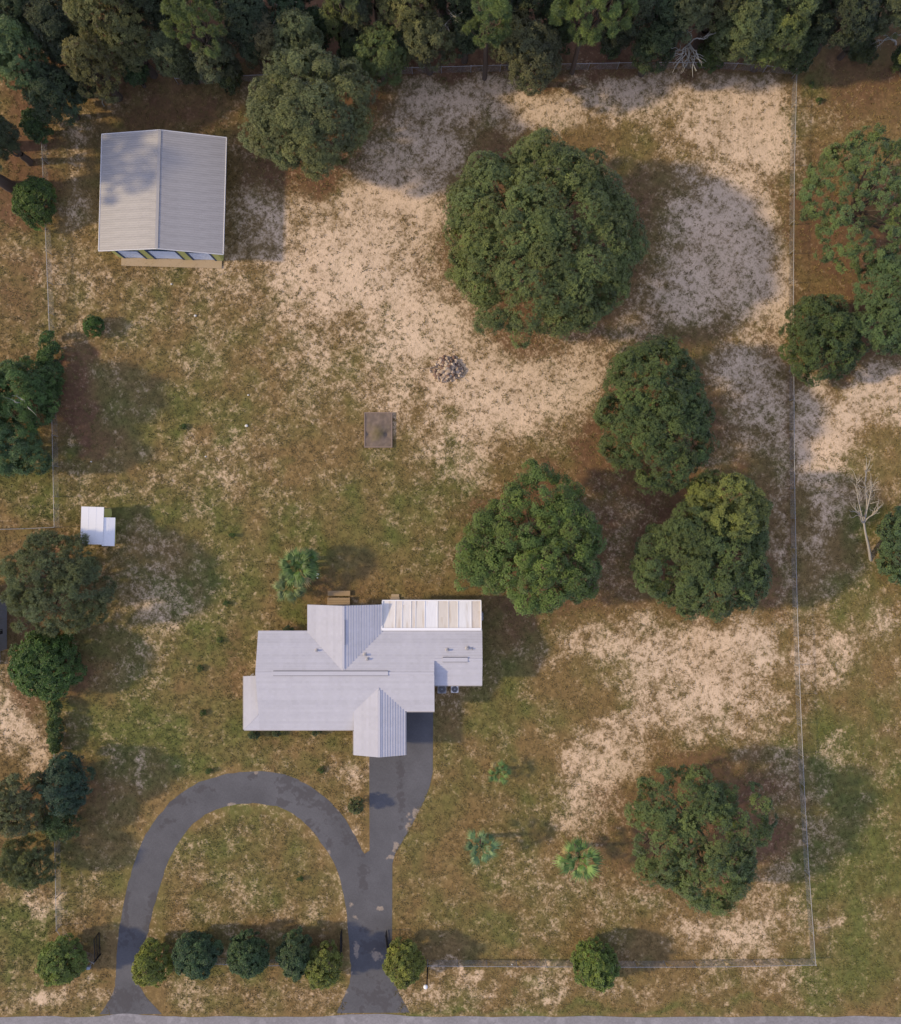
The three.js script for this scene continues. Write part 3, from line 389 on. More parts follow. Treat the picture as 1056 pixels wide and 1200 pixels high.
function makeLobes(o, rr) {
  const { rx, rz, hb, ht } = o, hc = hb + (ht - hb) * (o.mid ?? 0.42), up = ht - hc, dn = hc - hb, lr = o.lobe ?? 1.35, dirs = [], lobes = [];
  const area = Math.PI * rx * rz * 1.5 + Math.PI * (rx + rz) * up * 0.5, n = Math.max(5, Math.round((o.fill ?? 1) * area / (Math.PI * lr * lr * 0.78)));
  const ph = rr() * 100;
  for (let i = 0; i < n; i++) { // best of several candidates keeps the lobes apart
    let best, bd = -1; for (let t = 0; t < 9; t++) { const y = -0.3 + 1.3 * rr(), a = rr() * Math.PI * 2, yy = Math.min(y, 0.999), s = Math.sqrt(1 - yy * yy), d = V(s * Math.cos(a), yy, s * Math.sin(a)); let m = 9; for (const e of dirs) m = Math.min(m, e.distanceToSquared(d)); if (m > bd) { bd = m; best = d; } }
    dirs.push(best); const a = Math.atan2(best.z, best.x), wob = 1 + (o.wob ?? 0.2) * 2 * (vn(Math.cos(a) * 1.6 + ph, Math.sin(a) * 1.6 + ph, 3) - 0.5), r = lr * (0.65 + 0.65 * rr()), f = (0.86 + 0.2 * rr()) * wob;
    const c = V(best.x * Math.max(rx - r * 0.85, rx * 0.3) * f, hc + best.y * (best.y > 0 ? Math.max(up - r * 0.75, 0.2) : dn) * (0.85 + 0.25 * rr()), best.z * Math.max(rz - r * 0.85, rz * 0.3) * f);
    lobes.push({ c, r, out: V(best.x, Math.max(best.y, 0) + 0.35, best.z).normalize() });
  }
  for (let i = 0; i < n * (o.inner ?? 0.55); i++) { const a = rr() * 6.28, q = Math.sqrt(rr()) * 0.62; lobes.push({ c: V(Math.cos(a) * q * rx, hc + (rr() * 0.75 - 0.1) * up, Math.sin(a) * q * rz), r: lr, out: V(0, 1, 0), w: 0.6 }); }
  return lobes;
}
// u, v, ru, rv: crown outline on the survey sheet; h: height; everything else tunes the species
function tree(o) {
  const rr = rng(o.seed), hb = o.hb ?? o.h * 0.22, hc = hb + (o.h - hb) * 0.42, k = GSD * (ALT - hc) / ALT;
  const t = thing(o.name, o.label, o.cat ?? 'tree', at(o.u, o.v, hc).setY(0), 0, o.group), rx = o.ru * k, rz = o.rv * k, lobes = makeLobes({ ...o, rx, rz, hb, ht: o.h }, rr);
  const tr = o.trunk ?? 0.035 * o.h, fork = V((rr() - 0.5) * 0.4, Math.max(hb * 0.9, 0.4), (rr() - 0.5) * 0.4), geos = [limb(V(0, -0.1, 0), fork, tr * 1.25, tr, 0.15, rr, 8)];
  const step = Math.max(1, Math.floor(lobes.length / (o.limbs ?? 14))); for (let i = 0; i < lobes.length; i += step) geos.push(limb(fork.clone(), lobes[i].c.clone().addScaledVector(lobes[i].out, (o.poke ?? -0.1)), tr * 0.55, tr * 0.1, 0.8, rr, 5));
  part('trunk', merge(geos), o.bark ?? M.bark, t); crownInto(t, lobes, { ...o, seed: o.seed * 7 + 1 }); return t;
}
// --- the oaks of the yard
const OAK = [0.108, 0.142, 0.048], DARK = [0.07, 0.108, 0.032], GREY = [0.125, 0.146, 0.068], YEL = [0.15, 0.185, 0.055], BRIGHT = [0.095, 0.15, 0.036], DEEP = [0.05, 0.095, 0.05], OLIVE = [0.115, 0.13, 0.06];
const oak = o => tree({ name: 'oak_tree', spray: 'oak', col: OAK, ...o });
oak({ seed: 101, u: 364, v: 139, ru: 80, rv: 76, h: 11, lobe: 1.55, col: GREY, brown: 0.004, label: 'large grey green oak beside the barn, touching the woods' });
oak({ seed: 102, u: 633, v: 281, ru: 121, rv: 123, h: 12.5, lobe: 1.75, brown: 0.003, label: 'biggest round oak, standing alone on the bare sand' });
oak({ seed: 103, u: 765, v: 484, ru: 65, rv: 87, h: 10, lobe: 1.35, col: DARK, wob: 0.28, brown: 0.004, label: 'dark dense oak on the sand, oval and standing east of the debris pile' });
tree({ name: 'oak_tree', seed: 104, u: 642, v: 638, ru: 76, rv: 82, h: 9.5, lobe: 1.05, spray: 'loose', col: BRIGHT, wob: 0.34, brown: 0.03, fill: 0.8, label: 'loose leafed bright green oak next to the white sunroom roof' });
tree({ name: 'oak_tree', seed: 105, u: 564, v: 652, ru: 36, rv: 46, h: 7.2, lobe: 0.9, spray: 'loose', col: BRIGHT, wob: 0.34, brown: 0.05, fill: 0.7, label: 'small thin oak between the sunroom and the loose leafed oak' });
oak({ seed: 106, u: 822, v: 658, ru: 78, rv: 72, h: 9.5, lobe: 1.35, wob: 0.22, col: [0.082, 0.122, 0.042], label: 'dense green oak under a yellower crown beside the east fence' });
oak({ seed: 107, u: 852, v: 597, ru: 46, rv: 46, h: 10, lobe: 1.0, col: [0.135, 0.165, 0.05], label: 'yellow green oak crown growing against a darker oak by the east fence' });
oak({ seed: 108, u: 820, v: 977, ru: 84, rv: 86, h: 10, lobe: 1.2, wob: 0.32, col: [0.095, 0.138, 0.05], brown: 0.015, fill: 0.7, label: 'open crowned oak in the front yard near the road fence corner' });
// --- neighbours to the east
tree({ name: 'oak_tree', seed: 120, u: 963, v: 398, ru: 47, rv: 54, h: 6.5, hb: 0.4, lobe: 1.0, spray: 'holly', col: DARK, dens: 38, wob: 0.1, label: 'compact round dark green tree leaning over the east fence by the white sand' });
tree({ name: 'oak_tree', seed: 121, u: 1012, v: 240, ru: 76, rv: 84, h: 9, lobe: 0.85, spray: 'oak', col: [0.10, 0.15, 0.058], wob: 0.4, fill: 0.62, inner: 0.3, dens: 26, subs: 6, brown: 0.01, label: 'sprawling thin leafed oak east of the fence, opposite the biggest oak' });
tree({ name: 'oak_tree', seed: 122, u: 1050, v: 358, ru: 50, rv: 62, h: 9, lobe: 1.0, spray: 'oak', col: [0.07, 0.12, 0.052], wob: 0.25, label: 'tree behind the compact dark tree, east of the fence' });
tree({ name: 'bush', seed: 123, cat: 'bush', u: 1060, v: 640, ru: 32, rv: 46, h: 4.5, hb: 0.3, lobe: 0.8, spray: 'broad', col: [0.075, 0.13, 0.065], label: 'green bush beside the leaning dead trunk' });
// --- west side
tree({ name: 'wispy_tree', seed: 130, u: 66, v: 682, ru: 62, rv: 62, h: 7.5, lobe: 0.95, spray: 'wispy', col: [0.13, 0.155, 0.075], wob: 0.2, dens: 26, fill: 0.9, label: 'wispy grey green tree overhanging the white roofed shed' });
tree({ name: 'bush', seed: 131, cat: 'bush', u: 56, v: 778, ru: 42, rv: 40, h: 5, hb: 0.2, lobe: 0.85, spray: 'broad', col: [0.07, 0.135, 0.03], wob: 0.2, label: 'leafy bright green bush below the wispy tree on the west fence' });
tree({ name: 'tree', seed: 132, u: 79, v: 918, ru: 28, rv: 36, h: 6, hb: 0.4, lobe: 0.75, spray: 'holly', col: [0.05, 0.095, 0.062], dens: 42, wob: 0.12, label: 'dark blue green conical tree on the west fence near the loop drive' });
tree({ name: 'bush', seed: 133, cat: 'bush', u: 72, v: 962, ru: 24, rv: 24, h: 4, hb: 0.2, lobe: 0.7, spray: 'holly', col: DARK, label: 'dark bush touching the blue green conical tree' });
tree({ name: 'oak_tree', seed: 134, u: 18, v: 940, ru: 38, rv: 42, h: 7, lobe: 0.9, spray: 'oak', col: OLIVE, wob: 0.3, fill: 0.7, brown: 0.06, label: 'thin olive tree in the neighbour\'s yard behind the blue green conical tree' });
tree({ name: 'oak_tree', seed: 135, u: 30, v: 1012, ru: 34, rv: 32, h: 5.5, lobe: 0.8, spray: 'wispy', col: [0.13, 0.15, 0.06], wob: 0.3, fill: 0.7, label: 'thin yellowish tree on the neighbour\'s dark green lawn' });
tree({ name: 'oak_tree', seed: 136, u: 22, v: 462, ru: 48, rv: 44, h: 7, lobe: 0.95, spray: 'oak', col: [0.07, 0.13, 0.035], wob: 0.3, fill: 0.75, label: 'spreading green tree over the middle of the west fence' });
tree({ name: 'oak_tree', seed: 137, u: 12, v: 525, ru: 46, rv: 38, h: 6.5, lobe: 0.85, spray: 'oak', col: [0.075, 0.135, 0.055], wob: 0.4, fill: 0.7, label: 'loose deep green tree in the long grass west of the fence' });
tree({ name: 'bush', seed: 138, cat: 'bush', u: 58, v: 445, ru: 15, rv: 50, h: 2.6, hb: 0.1, lobe: 0.6, spray: 'broad', col: [0.06, 0.115, 0.03], label: 'vine tangle climbing the west fence beside the spreading tree' });
tree({ name: 'bush', seed: 139, cat: 'bush', u: 42, v: 238, ru: 25, rv: 28, h: 3.6, hb: 0.15, lobe: 0.7, spray: 'broad', col: [0.075, 0.125, 0.025], label: 'green bush on the west fence level with the barn' });
tree({ name: 'bush', seed: 140, cat: 'bush', u: 65, v: 850, ru: 8, rv: 34, h: 1.8, hb: 0.05, lobe: 0.45, spray: 'broad', col: [0.075, 0.12, 0.03], label: 'narrow vine hedge on the west fence between two bushes' });
tree({ name: 'bush', seed: 141, cat: 'bush', u: 110, v: 383, ru: 13, rv: 13, h: 1.9, hb: 0.05, lobe: 0.45, spray: 'holly', col: [0.055, 0.12, 0.018], dens: 90, ss: 0.7, wob: 0.05, label: 'single small round green bush on the lawn below the barn' });
tree({ name: 'bush', seed: 142, cat: 'bush', u: 417, v: 944, ru: 10, rv: 10, h: 2.2, hb: 0.1, lobe: 0.4, spray: 'broad', col: [0.09, 0.11, 0.04], fill: 0.8, ss: 0.7, label: 'small thin bush at the inner edge of the main drive' });
for (const [u, v, ru, h, s] of [[298, 861, 7, 1.2, 1], [325, 858, 5, 0.9, 2], [371, 858, 5, 0.9, 3], [338, 738, 6, 1.2, 4]]) tree({ name: 'foundation_shrub', seed: 150 + s, cat: 'shrub', u, v, ru, rv: ru * 0.8, h, hb: 0.05, lobe: 0.32, spray: 'holly', col: [0.05, 0.085, 0.035], ss: 0.7, dens: 60, limbs: 4, label: 'low dark shrub planted against the house wall', group: 'shrubs along the house wall' });
for (const [u, v, s] of [[272, 627, 1], [235, 783, 2], [238, 835, 3], [265, 707, 4], [258, 750, 5], [376, 902, 6], [245, 903, 7], [215, 500, 8], [352, 1030, 9], [960, 118, 10], [950, 100, 11]]) tree({ name: 'weed_clump', seed: 170 + s, cat: 'weed', u, v, ru: 3.4, rv: 3.4, h: 0.35, hb: 0.02, lobe: 0.25, spray: 'wispy', col: [0.085, 0.135, 0.035], ss: 0.5, dens: 60, limbs: 2, trunk: 0.02, label: 'low green weed clump in the thin lawn', group: 'weed clumps in the lawn' });
// --- shrubs along the road
const roadShrub = (u, v, ru, rv, h, col, seed, label, brown = 0) => tree({ name: 'road_shrub', seed, cat: 'shrub', u, v, ru, rv, h, hb: 0.15, mid: 0.38, lobe: 0.55, spray: 'broad', ss: 0.85, dens: 62, wob: 0.2, col: col.map(c => c * 1.4), brown, label, group: undefined });
roadShrub(74, 1125, 27, 27, 4.6, [0.115, 0.155, 0.04], 201, 'yellow green shrub beside the neighbour\'s dark lawn, outside the open west gate', 0.03);
roadShrub(177, 1129, 22, 25, 4.2, [0.135, 0.16, 0.035], 202, 'yellow green shrub at the inner corner of the west drive entrance', 0.03);
roadShrub(231, 1118, 26, 26, 4.2, [0.045, 0.082, 0.042], 203, 'widest dark green roadside shrub, next to the yellow one at the west entrance');
roadShrub(290, 1117, 24, 26, 4.2, [0.052, 0.09, 0.04], 204, 'dark green shrub in the middle of the roadside row');
roadShrub(346, 1117, 20, 25, 4.2, [0.06, 0.095, 0.045], 205, 'narrow dark green shrub partly hidden by a yellow green one');
roadShrub(379, 1130, 22, 25, 4.2, [0.13, 0.15, 0.035], 206, 'yellow green shrub at the gate of the main drive on the loop side', 0.03);
roadShrub(473, 1128, 22, 26, 4.4, [0.13, 0.15, 0.035], 207, 'yellow green shrub across the main drive beside the lamp pole', 0.04);
roadShrub(697, 1128, 26, 28, 4.6, [0.10, 0.145, 0.035], 208, 'round green shrub standing alone in the front fence line', 0.03);
// --- woods behind the back fence
const KINDS = {
  g: { name: 'oak_tree', spray: 'oak', col: GREY, lobe: 1.0, wob: 0.28, label: 'grey green oak in the woods behind the back fence', group: 'grey green oaks of the woods' },
  d: { name: 'oak_tree', spray: 'oak', col: [0.05, 0.075, 0.032], lobe: 1.0, wob: 0.28, label: 'dark oak in the woods behind the back fence', group: 'dark oaks of the woods' },
  y: { name: 'oak_tree', spray: 'oak', col: [0.14, 0.165, 0.06], lobe: 0.9, wob: 0.3, brown: 0.02, label: 'yellow green oak in the woods behind the back fence', group: 'yellow green oaks of the woods' },
  p: { name: 'pine_tree', spray: 'pine', col: [0.15, 0.22, 0.07], lobe: 0.6, wob: 0.4, fill: 0.42, inner: 0.08, dens: 44, ss: 1.25, hb: 7, limbs: 26, trunk: 0.2, label: 'bright tufted pine in the woods behind the back fence', group: 'pines of the woods' },
  s: { name: 'scrub_bush', cat: 'bush', spray: 'broad', col: [0.06, 0.09, 0.03], lobe: 0.6, wob: 0.3, hb: 0.1, label: 'low scrub bush at the edge of the woods', group: 'scrub at the edge of the woods' },
};
const WOOD = [[25, 70, 32, 11, 'g', 'grey green oak in the woods beside the corner of the west fence'], [18, 15, 34, 12, 'd'], [70, 40, 26, 11, 'd'], [128, 22, 40, 13, 'y', 'largest yellow green oak, behind the one nearest the barn'], [156, 52, 22, 10, 'y'], [112, 80, 30, 10, 'y', 'yellow green oak at the woods edge nearest the barn'], [66, 112, 30, 8, 'd', 'dark oak leaning out of the woods over the west fence corner'], [4, 165, 18, 9, 'd'], [228, 24, 32, 14, 'p', 'bright pine standing in the woods straight behind the barn'], [200, 66, 20, 8, 'g', 'grey green oak in front of the pine behind the barn'], [252, 72, 24, 8, 'g', 'grey green oak between the barn and the large oak, behind the fence'], [288, 22, 28, 12, 'd'], [90, 100, 18, 5, 's'], [45, 148, 16, 4, 's'], [270, 92, 16, 4, 's'], [180, 8, 24, 12, 'd'],
  [316, 50, 20, 9, 'g'], [350, 52, 26, 10, 'g'], [396, 30, 12, 9, 'y'], [446, 66, 29, 8, 'y', 'yellow green oak at the back fence touching the large oak beside the barn'], [416, 66, 18, 6, 's'], [478, 15, 30, 12, 'y', 'yellow green oak in the woods beside the pale bare snag'], [502, 52, 26, 9, 'g'], [338, 20, 22, 10, 'd'], [372, 40, 18, 6, 's'], [400, 2, 18, 12, 'p', 'small pine behind the large oak that touches the woods'],
  [573, 25, 24, 14, 'p', 'narrow bright pine beside the oak that pushes over the back fence'], [602, 46, 26, 9, 'g'], [626, 70, 33, 8.5, 'g', 'grey green oak pushing over the back fence opposite the biggest oak'], [690, 14, 38, 15, 'p', 'broad bright pine with tufted branch ends, widest pine of the woods'], [764, 58, 24, 8, 'd', 'dark oak between the broad pine and the tangled dead tree'], [778, 22, 26, 10, 'd'], [655, 45, 16, 5, 's'], [716, 52, 12, 4, 's'], [540, 8, 20, 11, 'd'],
  [836, 62, 20, 6, 's', 'scrub bush growing against the tangled dead tree'], [804, 14, 26, 12, 'g'], [866, 36, 36, 10, 'g', 'wide grey green oak next to the tangled dead tree'], [906, 48, 28, 9, 'y', 'yellow green oak where the back fence meets the east fence'], [932, 66, 18, 6, 's', 'scrub bush at the meeting of back and east fences'], [926, 12, 26, 12, 'g'], [986, 20, 32, 11, 'd', 'dark oak between the east fence corner and the bare white branch'], [1042, 18, 24, 11, 'g', 'grey green oak above the bare white branch'], [1010, 62, 14, 3, 's'], [845, 2, 24, 13, 'y'], [950, 40, 18, 8, 'd'], [1056, 70, 12, 3, 's'],
  [655, 12, 22, 10, 'd'], [738, 18, 24, 11, 'd'], [545, 42, 20, 8, 'd'], [592, 4, 20, 11, 'd'], [470, 52, 18, 7, 'd'], [420, 22, 22, 10, 'd'], [1006, 42, 18, 7, 'd'], [960, 4, 22, 11, 'd'], [722, 44, 16, 6, 'd'], [300, 60, 16, 7, 'd'], [90, 62, 22, 9, 'd'], [160, 88, 14, 5, 's'], [225, 84, 14, 5, 's'],
  // rows behind, beyond the upper edge
  [-30, 40, 34, 12, 'd'], [60, -25, 36, 13, 'g'], [170, -30, 36, 13, 'd'], [260, -28, 34, 12, 'y'], [340, -30, 32, 12, 'd'], [440, -25, 34, 13, 'g'], [520, -30, 32, 12, 'd'], [620, -22, 34, 13, 'd'], [720, -32, 34, 12, 'g'], [800, -30, 32, 12, 'd'], [890, -28, 34, 12, 'd'], [980, -28, 34, 13, 'g'], [1080, -20, 34, 12, 'd'], [1095, 50, 30, 10, 'g']];
WOOD.forEach(([u, v, r, h, k, own], i) => { const q = 0.88 + 0.24 * R(); tree({ hb: h * 0.25, dens: 24, ...KINDS[k], col: KINDS[k].col.map(c => c * (0.72 + 0.26 * R())), u, v, ru: r * q * 1.08, rv: r * (2 - q) * 1.08, h, seed: 400 + i, limbs: KINDS[k].limbs ?? 9, ...(own ? { label: own } : v < 0 ? { label: 'oak standing deeper in the woods, mostly hidden behind the front trees', group: 'back row of the woods' } : {}) }); });
// --- trees west of the frame, whose shadows fall across the barn and the lawn
for (const [u, v, r, h, s] of [[-42, 178, 38, 15, 1], [-38, 130, 34, 14, 2], [-60, 480, 44, 10, 3], [-80, 700, 40, 9, 4]]) tree({ ...KINDS.g, u, v, ru: r, rv: r, h, seed: 500 + s, fill: 0.5, inner: 0.15, wob: 0.4, label: 'tall oak on the neighbour\'s land west of the fence', group: 'oaks on the land to the west' });

// ---------------------------------------------------------------- palms
function frondGeo(seed) { // fan leaf on a bent stalk: +x outwards
  const r = rng(seed), tris = [], stalk = 0.95, tip = V(stalk, 0.18, 0), w = 0.025;
  const q = [V(0, 0, 0), V(stalk * 0.5, 0.18, 0), tip]; for (let i = 0; i < 2; i++) tris.push([q[i].clone().add(V(0, 0, -w)), q[i].clone().add(V(0, 0, w)), q[i + 1].clone().add(V(0, 0, w))], [q[i].clone().add(V(0, 0, -w)), q[i + 1].clone().add(V(0, 0, w)), q[i + 1].clone().add(V(0, 0, -w))]);
  for (let k = 0; k < 9; k++) { const q = k / 8 - 0.5, a = q * 1.5, L = (1.05 - 0.5 * Math.abs(q)) * (0.85 + 0.3 * r()), d = V(Math.cos(a), 0.02 - 0.12 * r(), Math.sin(a)), s = V(-Math.sin(a), 0, Math.cos(a)).multiplyScalar(0.06), m = tip.clone().addScaledVector(d, L * 0.5), e = tip.clone().addScaledVector(d, L).add(V(0, -0.22 - 0.2 * r(), 0)); m.y += 0.04;
    tris.push([tip, m.clone().add(s), m.clone().sub(s)], [m.clone().add(s), e, m.clone().sub(s)]); }
  return polyGeo(tris);
}
const FRONDS = [1, 2, 3].map(frondGeo);
function palm(u, v, R_, h, n, col, seed, label, old = 0.2) {
  const r = rng(seed), top = h - R_ * 0.28, t = thing('palm_tree', label, 'palm', at(u, v, top).setY(0)), tr = 0.2; const rings = []; for (let y = 0; y < top - 0.15; y += 0.2) rings.push(new THREE.CylinderGeometry(tr * 0.95, tr * 1.12, 0.22, 8).translate(0, y + 0.1, 0)); if (!rings.length) rings.push(new THREE.CylinderGeometry(0.12, 0.18, 0.2, 8).translate(0, 0.08, 0));
  part('trunk', merge(rings), M.bark, t);
  const mats = [0, 1, 2].map(i => std(col[0] * (0.6 + 0.4 * i), col[1] * (0.65 + 0.35 * i), 0.75 * col[2] * (0.6 + 0.4 * i), 0.55)), dry = std(0.30, 0.24, 0.10, 0.8);
  for (let i = 0; i < n; i++) { const q = i / n, m = part('frond', FRONDS[i % 3], r() < old && q > 0.6 ? dry : mats[i % 3], t); m.position.set(0, Math.max(top, 0.15), 0); const s = R_ / 1.9 * (0.8 + 0.35 * r()); m.scale.set(s, s, s); m.rotation.set((r() - 0.5) * 0.5, i * 2.39996 + r() * 0.3, mix(1.05, -0.35, q) + (r() - 0.5) * 0.2, 'YXZ'); }
}
palm(585, 905, 1.3, 1.5, 18, [0.10, 0.17, 0.045], 1, 'smallest palm on the lawn, with short bright fronds');
palm(565, 992, 1.9, 3.2, 18, [0.085, 0.15, 0.07], 2, 'blue green palm with thin stiff fronds on the front lawn');
palm(679, 1004, 2.3, 3.4, 24, [0.10, 0.175, 0.045], 3, 'green palm with dry yellow fronds near the open crowned oak', 0.55);
palm(350, 664, 2.1, 3.0, 36, [0.07, 0.125, 0.03], 4, 'dark green palm at the top of the clump behind the house');
palm(341, 686, 1.8, 2.2, 30, [0.10, 0.135, 0.05], 5, 'paler palm at the foot of the clump behind the house', 0.1);
palm(359, 656, 1.5, 2.4, 26, [0.06, 0.115, 0.025], 6, 'short green palm on the far side of the clump behind the house', 0.1);

// ---------------------------------------------------------------- dead trees
function deadTree(label, base, tips, r0, mat, seed, forks = 3) {
  const t = thing('dead_tree', label, 'dead tree', base.clone().setY(0)), r = rng(seed), P0 = tips[0].clone().sub(base), trunk = [limb(V(0, -0.1, 0), P0, r0, r0 * 0.45, 0.25, r, 7)]; part('trunk', merge(trunk), mat, t);
  for (let i = 1; i < tips.length; i++) { const b = tips[i].clone().sub(base), st = P0.clone().multiplyScalar(0.75 + 0.25 * r()), gs = [limb(st, b, r0 * 0.5, r0 * 0.14, 0.5, r, 5)];
    for (let k = 0; k < forks; k++) { const s = st.clone().lerp(b, 0.45 + 0.5 * r()), e = s.clone().add(b.clone().sub(st).normalize().multiplyScalar(0.5 + 0.7 * r())).add(V((r() - 0.5) * 1.4, (r() - 0.3) * 0.8, (r() - 0.5) * 1.4)); gs.push(limb(s, e, r0 * 0.22, r0 * 0.08, 0.2, r, 4)); }
    part('branch', merge(gs), mat, t); }
}
deadTree('leaning bare grey trunk with thin upright branches east of the fence', at(1021, 657), [at(1012, 610, 2.6), at(1004, 560, 5), at(1016, 545, 5.5), at(1030, 595, 4), at(1003, 598, 4), at(1022, 565, 5)], 0.17, M.dead, 3, 14);
deadTree('dead tree with pale tangled branches against the back fence', at(806, 70), [at(808, 50, 4.5), at(790, 60, 5.2), at(796, 72, 5), at(804, 78, 5), at(812, 76, 5.2), at(832, 40, 5.4), at(804, 36, 6), at(815, 66, 5.4), at(799, 66, 5.6), at(820, 72, 4.8)], 0.16, M.deadPale, 4, 6);
deadTree('bare white branch lying at the edge of the woods near the northeast corner', at(1050, 52), [at(1044, 44, 2), at(1022, 56, 2.2), at(1030, 47, 2.6), at(1056, 40, 3), at(1036, 42, 2.8)], 0.13, M.deadPale, 5, 4);
deadTree('bare grey snag between the oaks behind the barn side of the woods', at(332, 20), [at(332, 12, 6), at(324, 4, 8), at(345, 12, 8), at(328, 20, 7.5), at(340, 4, 8.5)], 0.13, M.deadPale, 6, 4);
deadTree('pale bare snag in the woods above the biggest oak', at(526, 34), [at(527, 26, 6), at(522, 38, 7), at(538, 18, 8), at(530, 15, 8.5), at(520, 30, 7.5)], 0.12, M.deadPale, 7, 4);
deadTree('short bare stump of a branch standing behind the barn', at(122, 124), [at(119, 116, 2.5), at(118, 112, 3), at(121, 112, 3)], 0.07, M.deadPale, 8, 1);
deadTree('bare forked branch poking out of the spreading green tree on the west fence', at(30, 478), [at(30, 474, 6), at(18, 472, 7.2), at(36, 480, 7), at(24, 466, 7.4)], 0.1, M.deadPale, 9, 3);

// ---------------------------------------------------------------- fences
const postGeo = new THREE.CylinderGeometry(0.035, 0.035, 1.3, 7).translate(0, 0.62, 0), capGeo = new THREE.SphereGeometry(0.05, 7, 5).translate(0, 1.29, 0);
function chainFence(label, tops, opt = {}) { // tops: top rail on the survey sheet
  const h = opt.h ?? 1.22, pts = tops.map(([u, v]) => at(u, v, h).setY(0)), t = thing('chain_link_fence', label, 'fence', pts[0].clone()), path = new THREE.CurvePath(); for (let i = 0; i + 1 < pts.length; i++) path.add(new THREE.LineCurve3(pts[i].clone().sub(pts[0]), pts[i + 1].clone().sub(pts[0])));
  const L = path.getLength(), n = Math.max(1, Math.round(L / 3)), at_ = s => path.getPoint(clamp(s / L, 0, 1)), wires = [];
  for (let i = 0; i <= n; i++) { const p = at_(L * i / n), m = part('post', postGeo, opt.mat ?? M.steel, t); m.position.copy(p); m.scale.y = h / 1.22; const c = part('post_cap', capGeo, opt.mat ?? M.steel, m); if (i < n) { const q = at_(L * (i + 1) / n); part('top_rail', bar(p.clone().setY(h), q.clone().setY(h), opt.rail ?? 0.024, 6), opt.mat ?? M.steel, t);
      const len = p.distanceTo(q), k = Math.round(len / 0.14), w = opt.wire ?? 0.0045; for (let j = 0; j < k; j++) for (const s of [0, 1]) { const a = p.clone().lerp(q, clamp(j / k, 0, 1)), b = p.clone().lerp(q, clamp((j + 8.5) / k, 0, 1)); const top = Math.min(1, (k - j) / 8.5); a.y = s ? h * 0.99 : 0.04; b.y = s ? mix(h * 0.99, 0.04, top) : mix(0.04, h * 0.99, top); wires.push(bar(a, b, w, 3)); }
      if (opt.bottom) wires.push(bar(p.clone().setY(0.08), q.clone().setY(0.08), 0.012, 4)); } }
  part('wire_mesh', merge(wires), opt.wireMat ?? M.wire, t, 'stuff'); return t;
}
chainFence('chain link fence along the road from the lamp pole to the corner', [[501, 1132], [620, 1133], [760, 1133.5], [850, 1133], [956, 1131]], { wire: 0.007 });
chainFence('long chain link fence on the east boundary, running from woods to road', [[934, 84], [931, 200], [930, 330], [930.5, 460], [931.5, 580], [934, 700], [938, 820], [942.5, 920], [948, 1020], [956, 1130]]);
chainFence('chain link fence at the edge of the woods behind the yard', [[205, 92], [300, 88], [450, 80], [600, 76], [760, 73], [850, 73], [934, 80]], { rail: 0.025 });
chainFence('chain link fence on the west boundary between the barn and the shed', [[48, 150], [54, 290], [58, 390], [61, 500], [63.5, 618]]);
chainFence('chain link fence on the west boundary beside the loop drive', [[63, 830], [64, 980], [66, 1090]]);
chainFence('short chain link fence across the neighbour\'s yard meeting the west fence', [[-40, 621], [20, 620], [62, 618]]);
chainFence('chain link fence behind the roadside shrubs inside the loop drive', [[196, 1127], [300, 1132], [396, 1131]]);
chainFence('short chain link fence between the neighbour\'s lawn and the west gate', [[66, 1090], [92, 1128], [110, 1129]]);
function gate(label, a, b) {
  const A = at(...a), B = at(...b), t = thing('driveway_gate', label, 'gate', A.clone()), d = B.clone().sub(A), h = 1.4, Y = (p, y) => p.clone().setY(y);
  part('gate_post', bar(V(0, 0, 0), V(0, h + 0.15, 0), 0.07, 8), M.black, t); part('frame', merge([bar(Y(V(0, 0, 0), h), Y(d, h), 0.04, 6), bar(Y(V(0, 0, 0), 0.15), Y(d, 0.15), 0.04, 6), bar(Y(V(0, 0, 0), 0.8), Y(d, 0.8), 0.03, 6), bar(Y(d, 0.1), Y(d, h), 0.04, 6)]), M.black, t);
  const n = Math.round(d.length() / 0.16); for (let i = 1; i < n; i++) part('bar', bar(Y(d.clone().multiplyScalar(i / n), 0.15), Y(d.clone().multiplyScalar(i / n), h), 0.018, 5), M.black, t);
}
gate('black steel gate leaf standing open on the loop side of the main drive', [401, 1118], [401, 1088]);
gate('black steel gate leaf standing open on the lamp pole side of the main drive', [456, 1116], [453, 1090]);
gate('black steel gate leaf standing open at the west drive entrance', [118, 1118], [117, 1092]);
{ // lamp pole
  const t = thing('lamp_pole', 'dark pole with white lamp head at the end of the road fence', 'lamp pole', at(501.5, 1130)); part('pole', bar(V(0, 0, 0), V(0, 3.7, 0), 0.075, 8, 0.06), M.black, t); part('arm', bar(V(0, 3.65, 0), V(-0.12, 3.75, 0.1), 0.04, 6), M.black, t);
  const hd = part('lamp_head', new THREE.SphereGeometry(0.22, 16, 12).scale(1, 0.8, 1).translate(-0.12, 3.85, 0.12), M.white, t); part('collar', new THREE.CylinderGeometry(0.12, 0.14, 0.1, 12).translate(-0.12, 3.66, 0.12), M.steel, hd);
  const s = thing('sign_box', 'small blue grey box on a post by the open west gate', 'box', at(109, 1127)); part('post', box(0.08, 1.0, 0.08, 0, 0.5, 0), M.steel, s); part('panel', box(0.42, 0.32, 0.28, 0, 1.1, 0), std(0.3, 0.34, 0.4, 0.6), s);
}
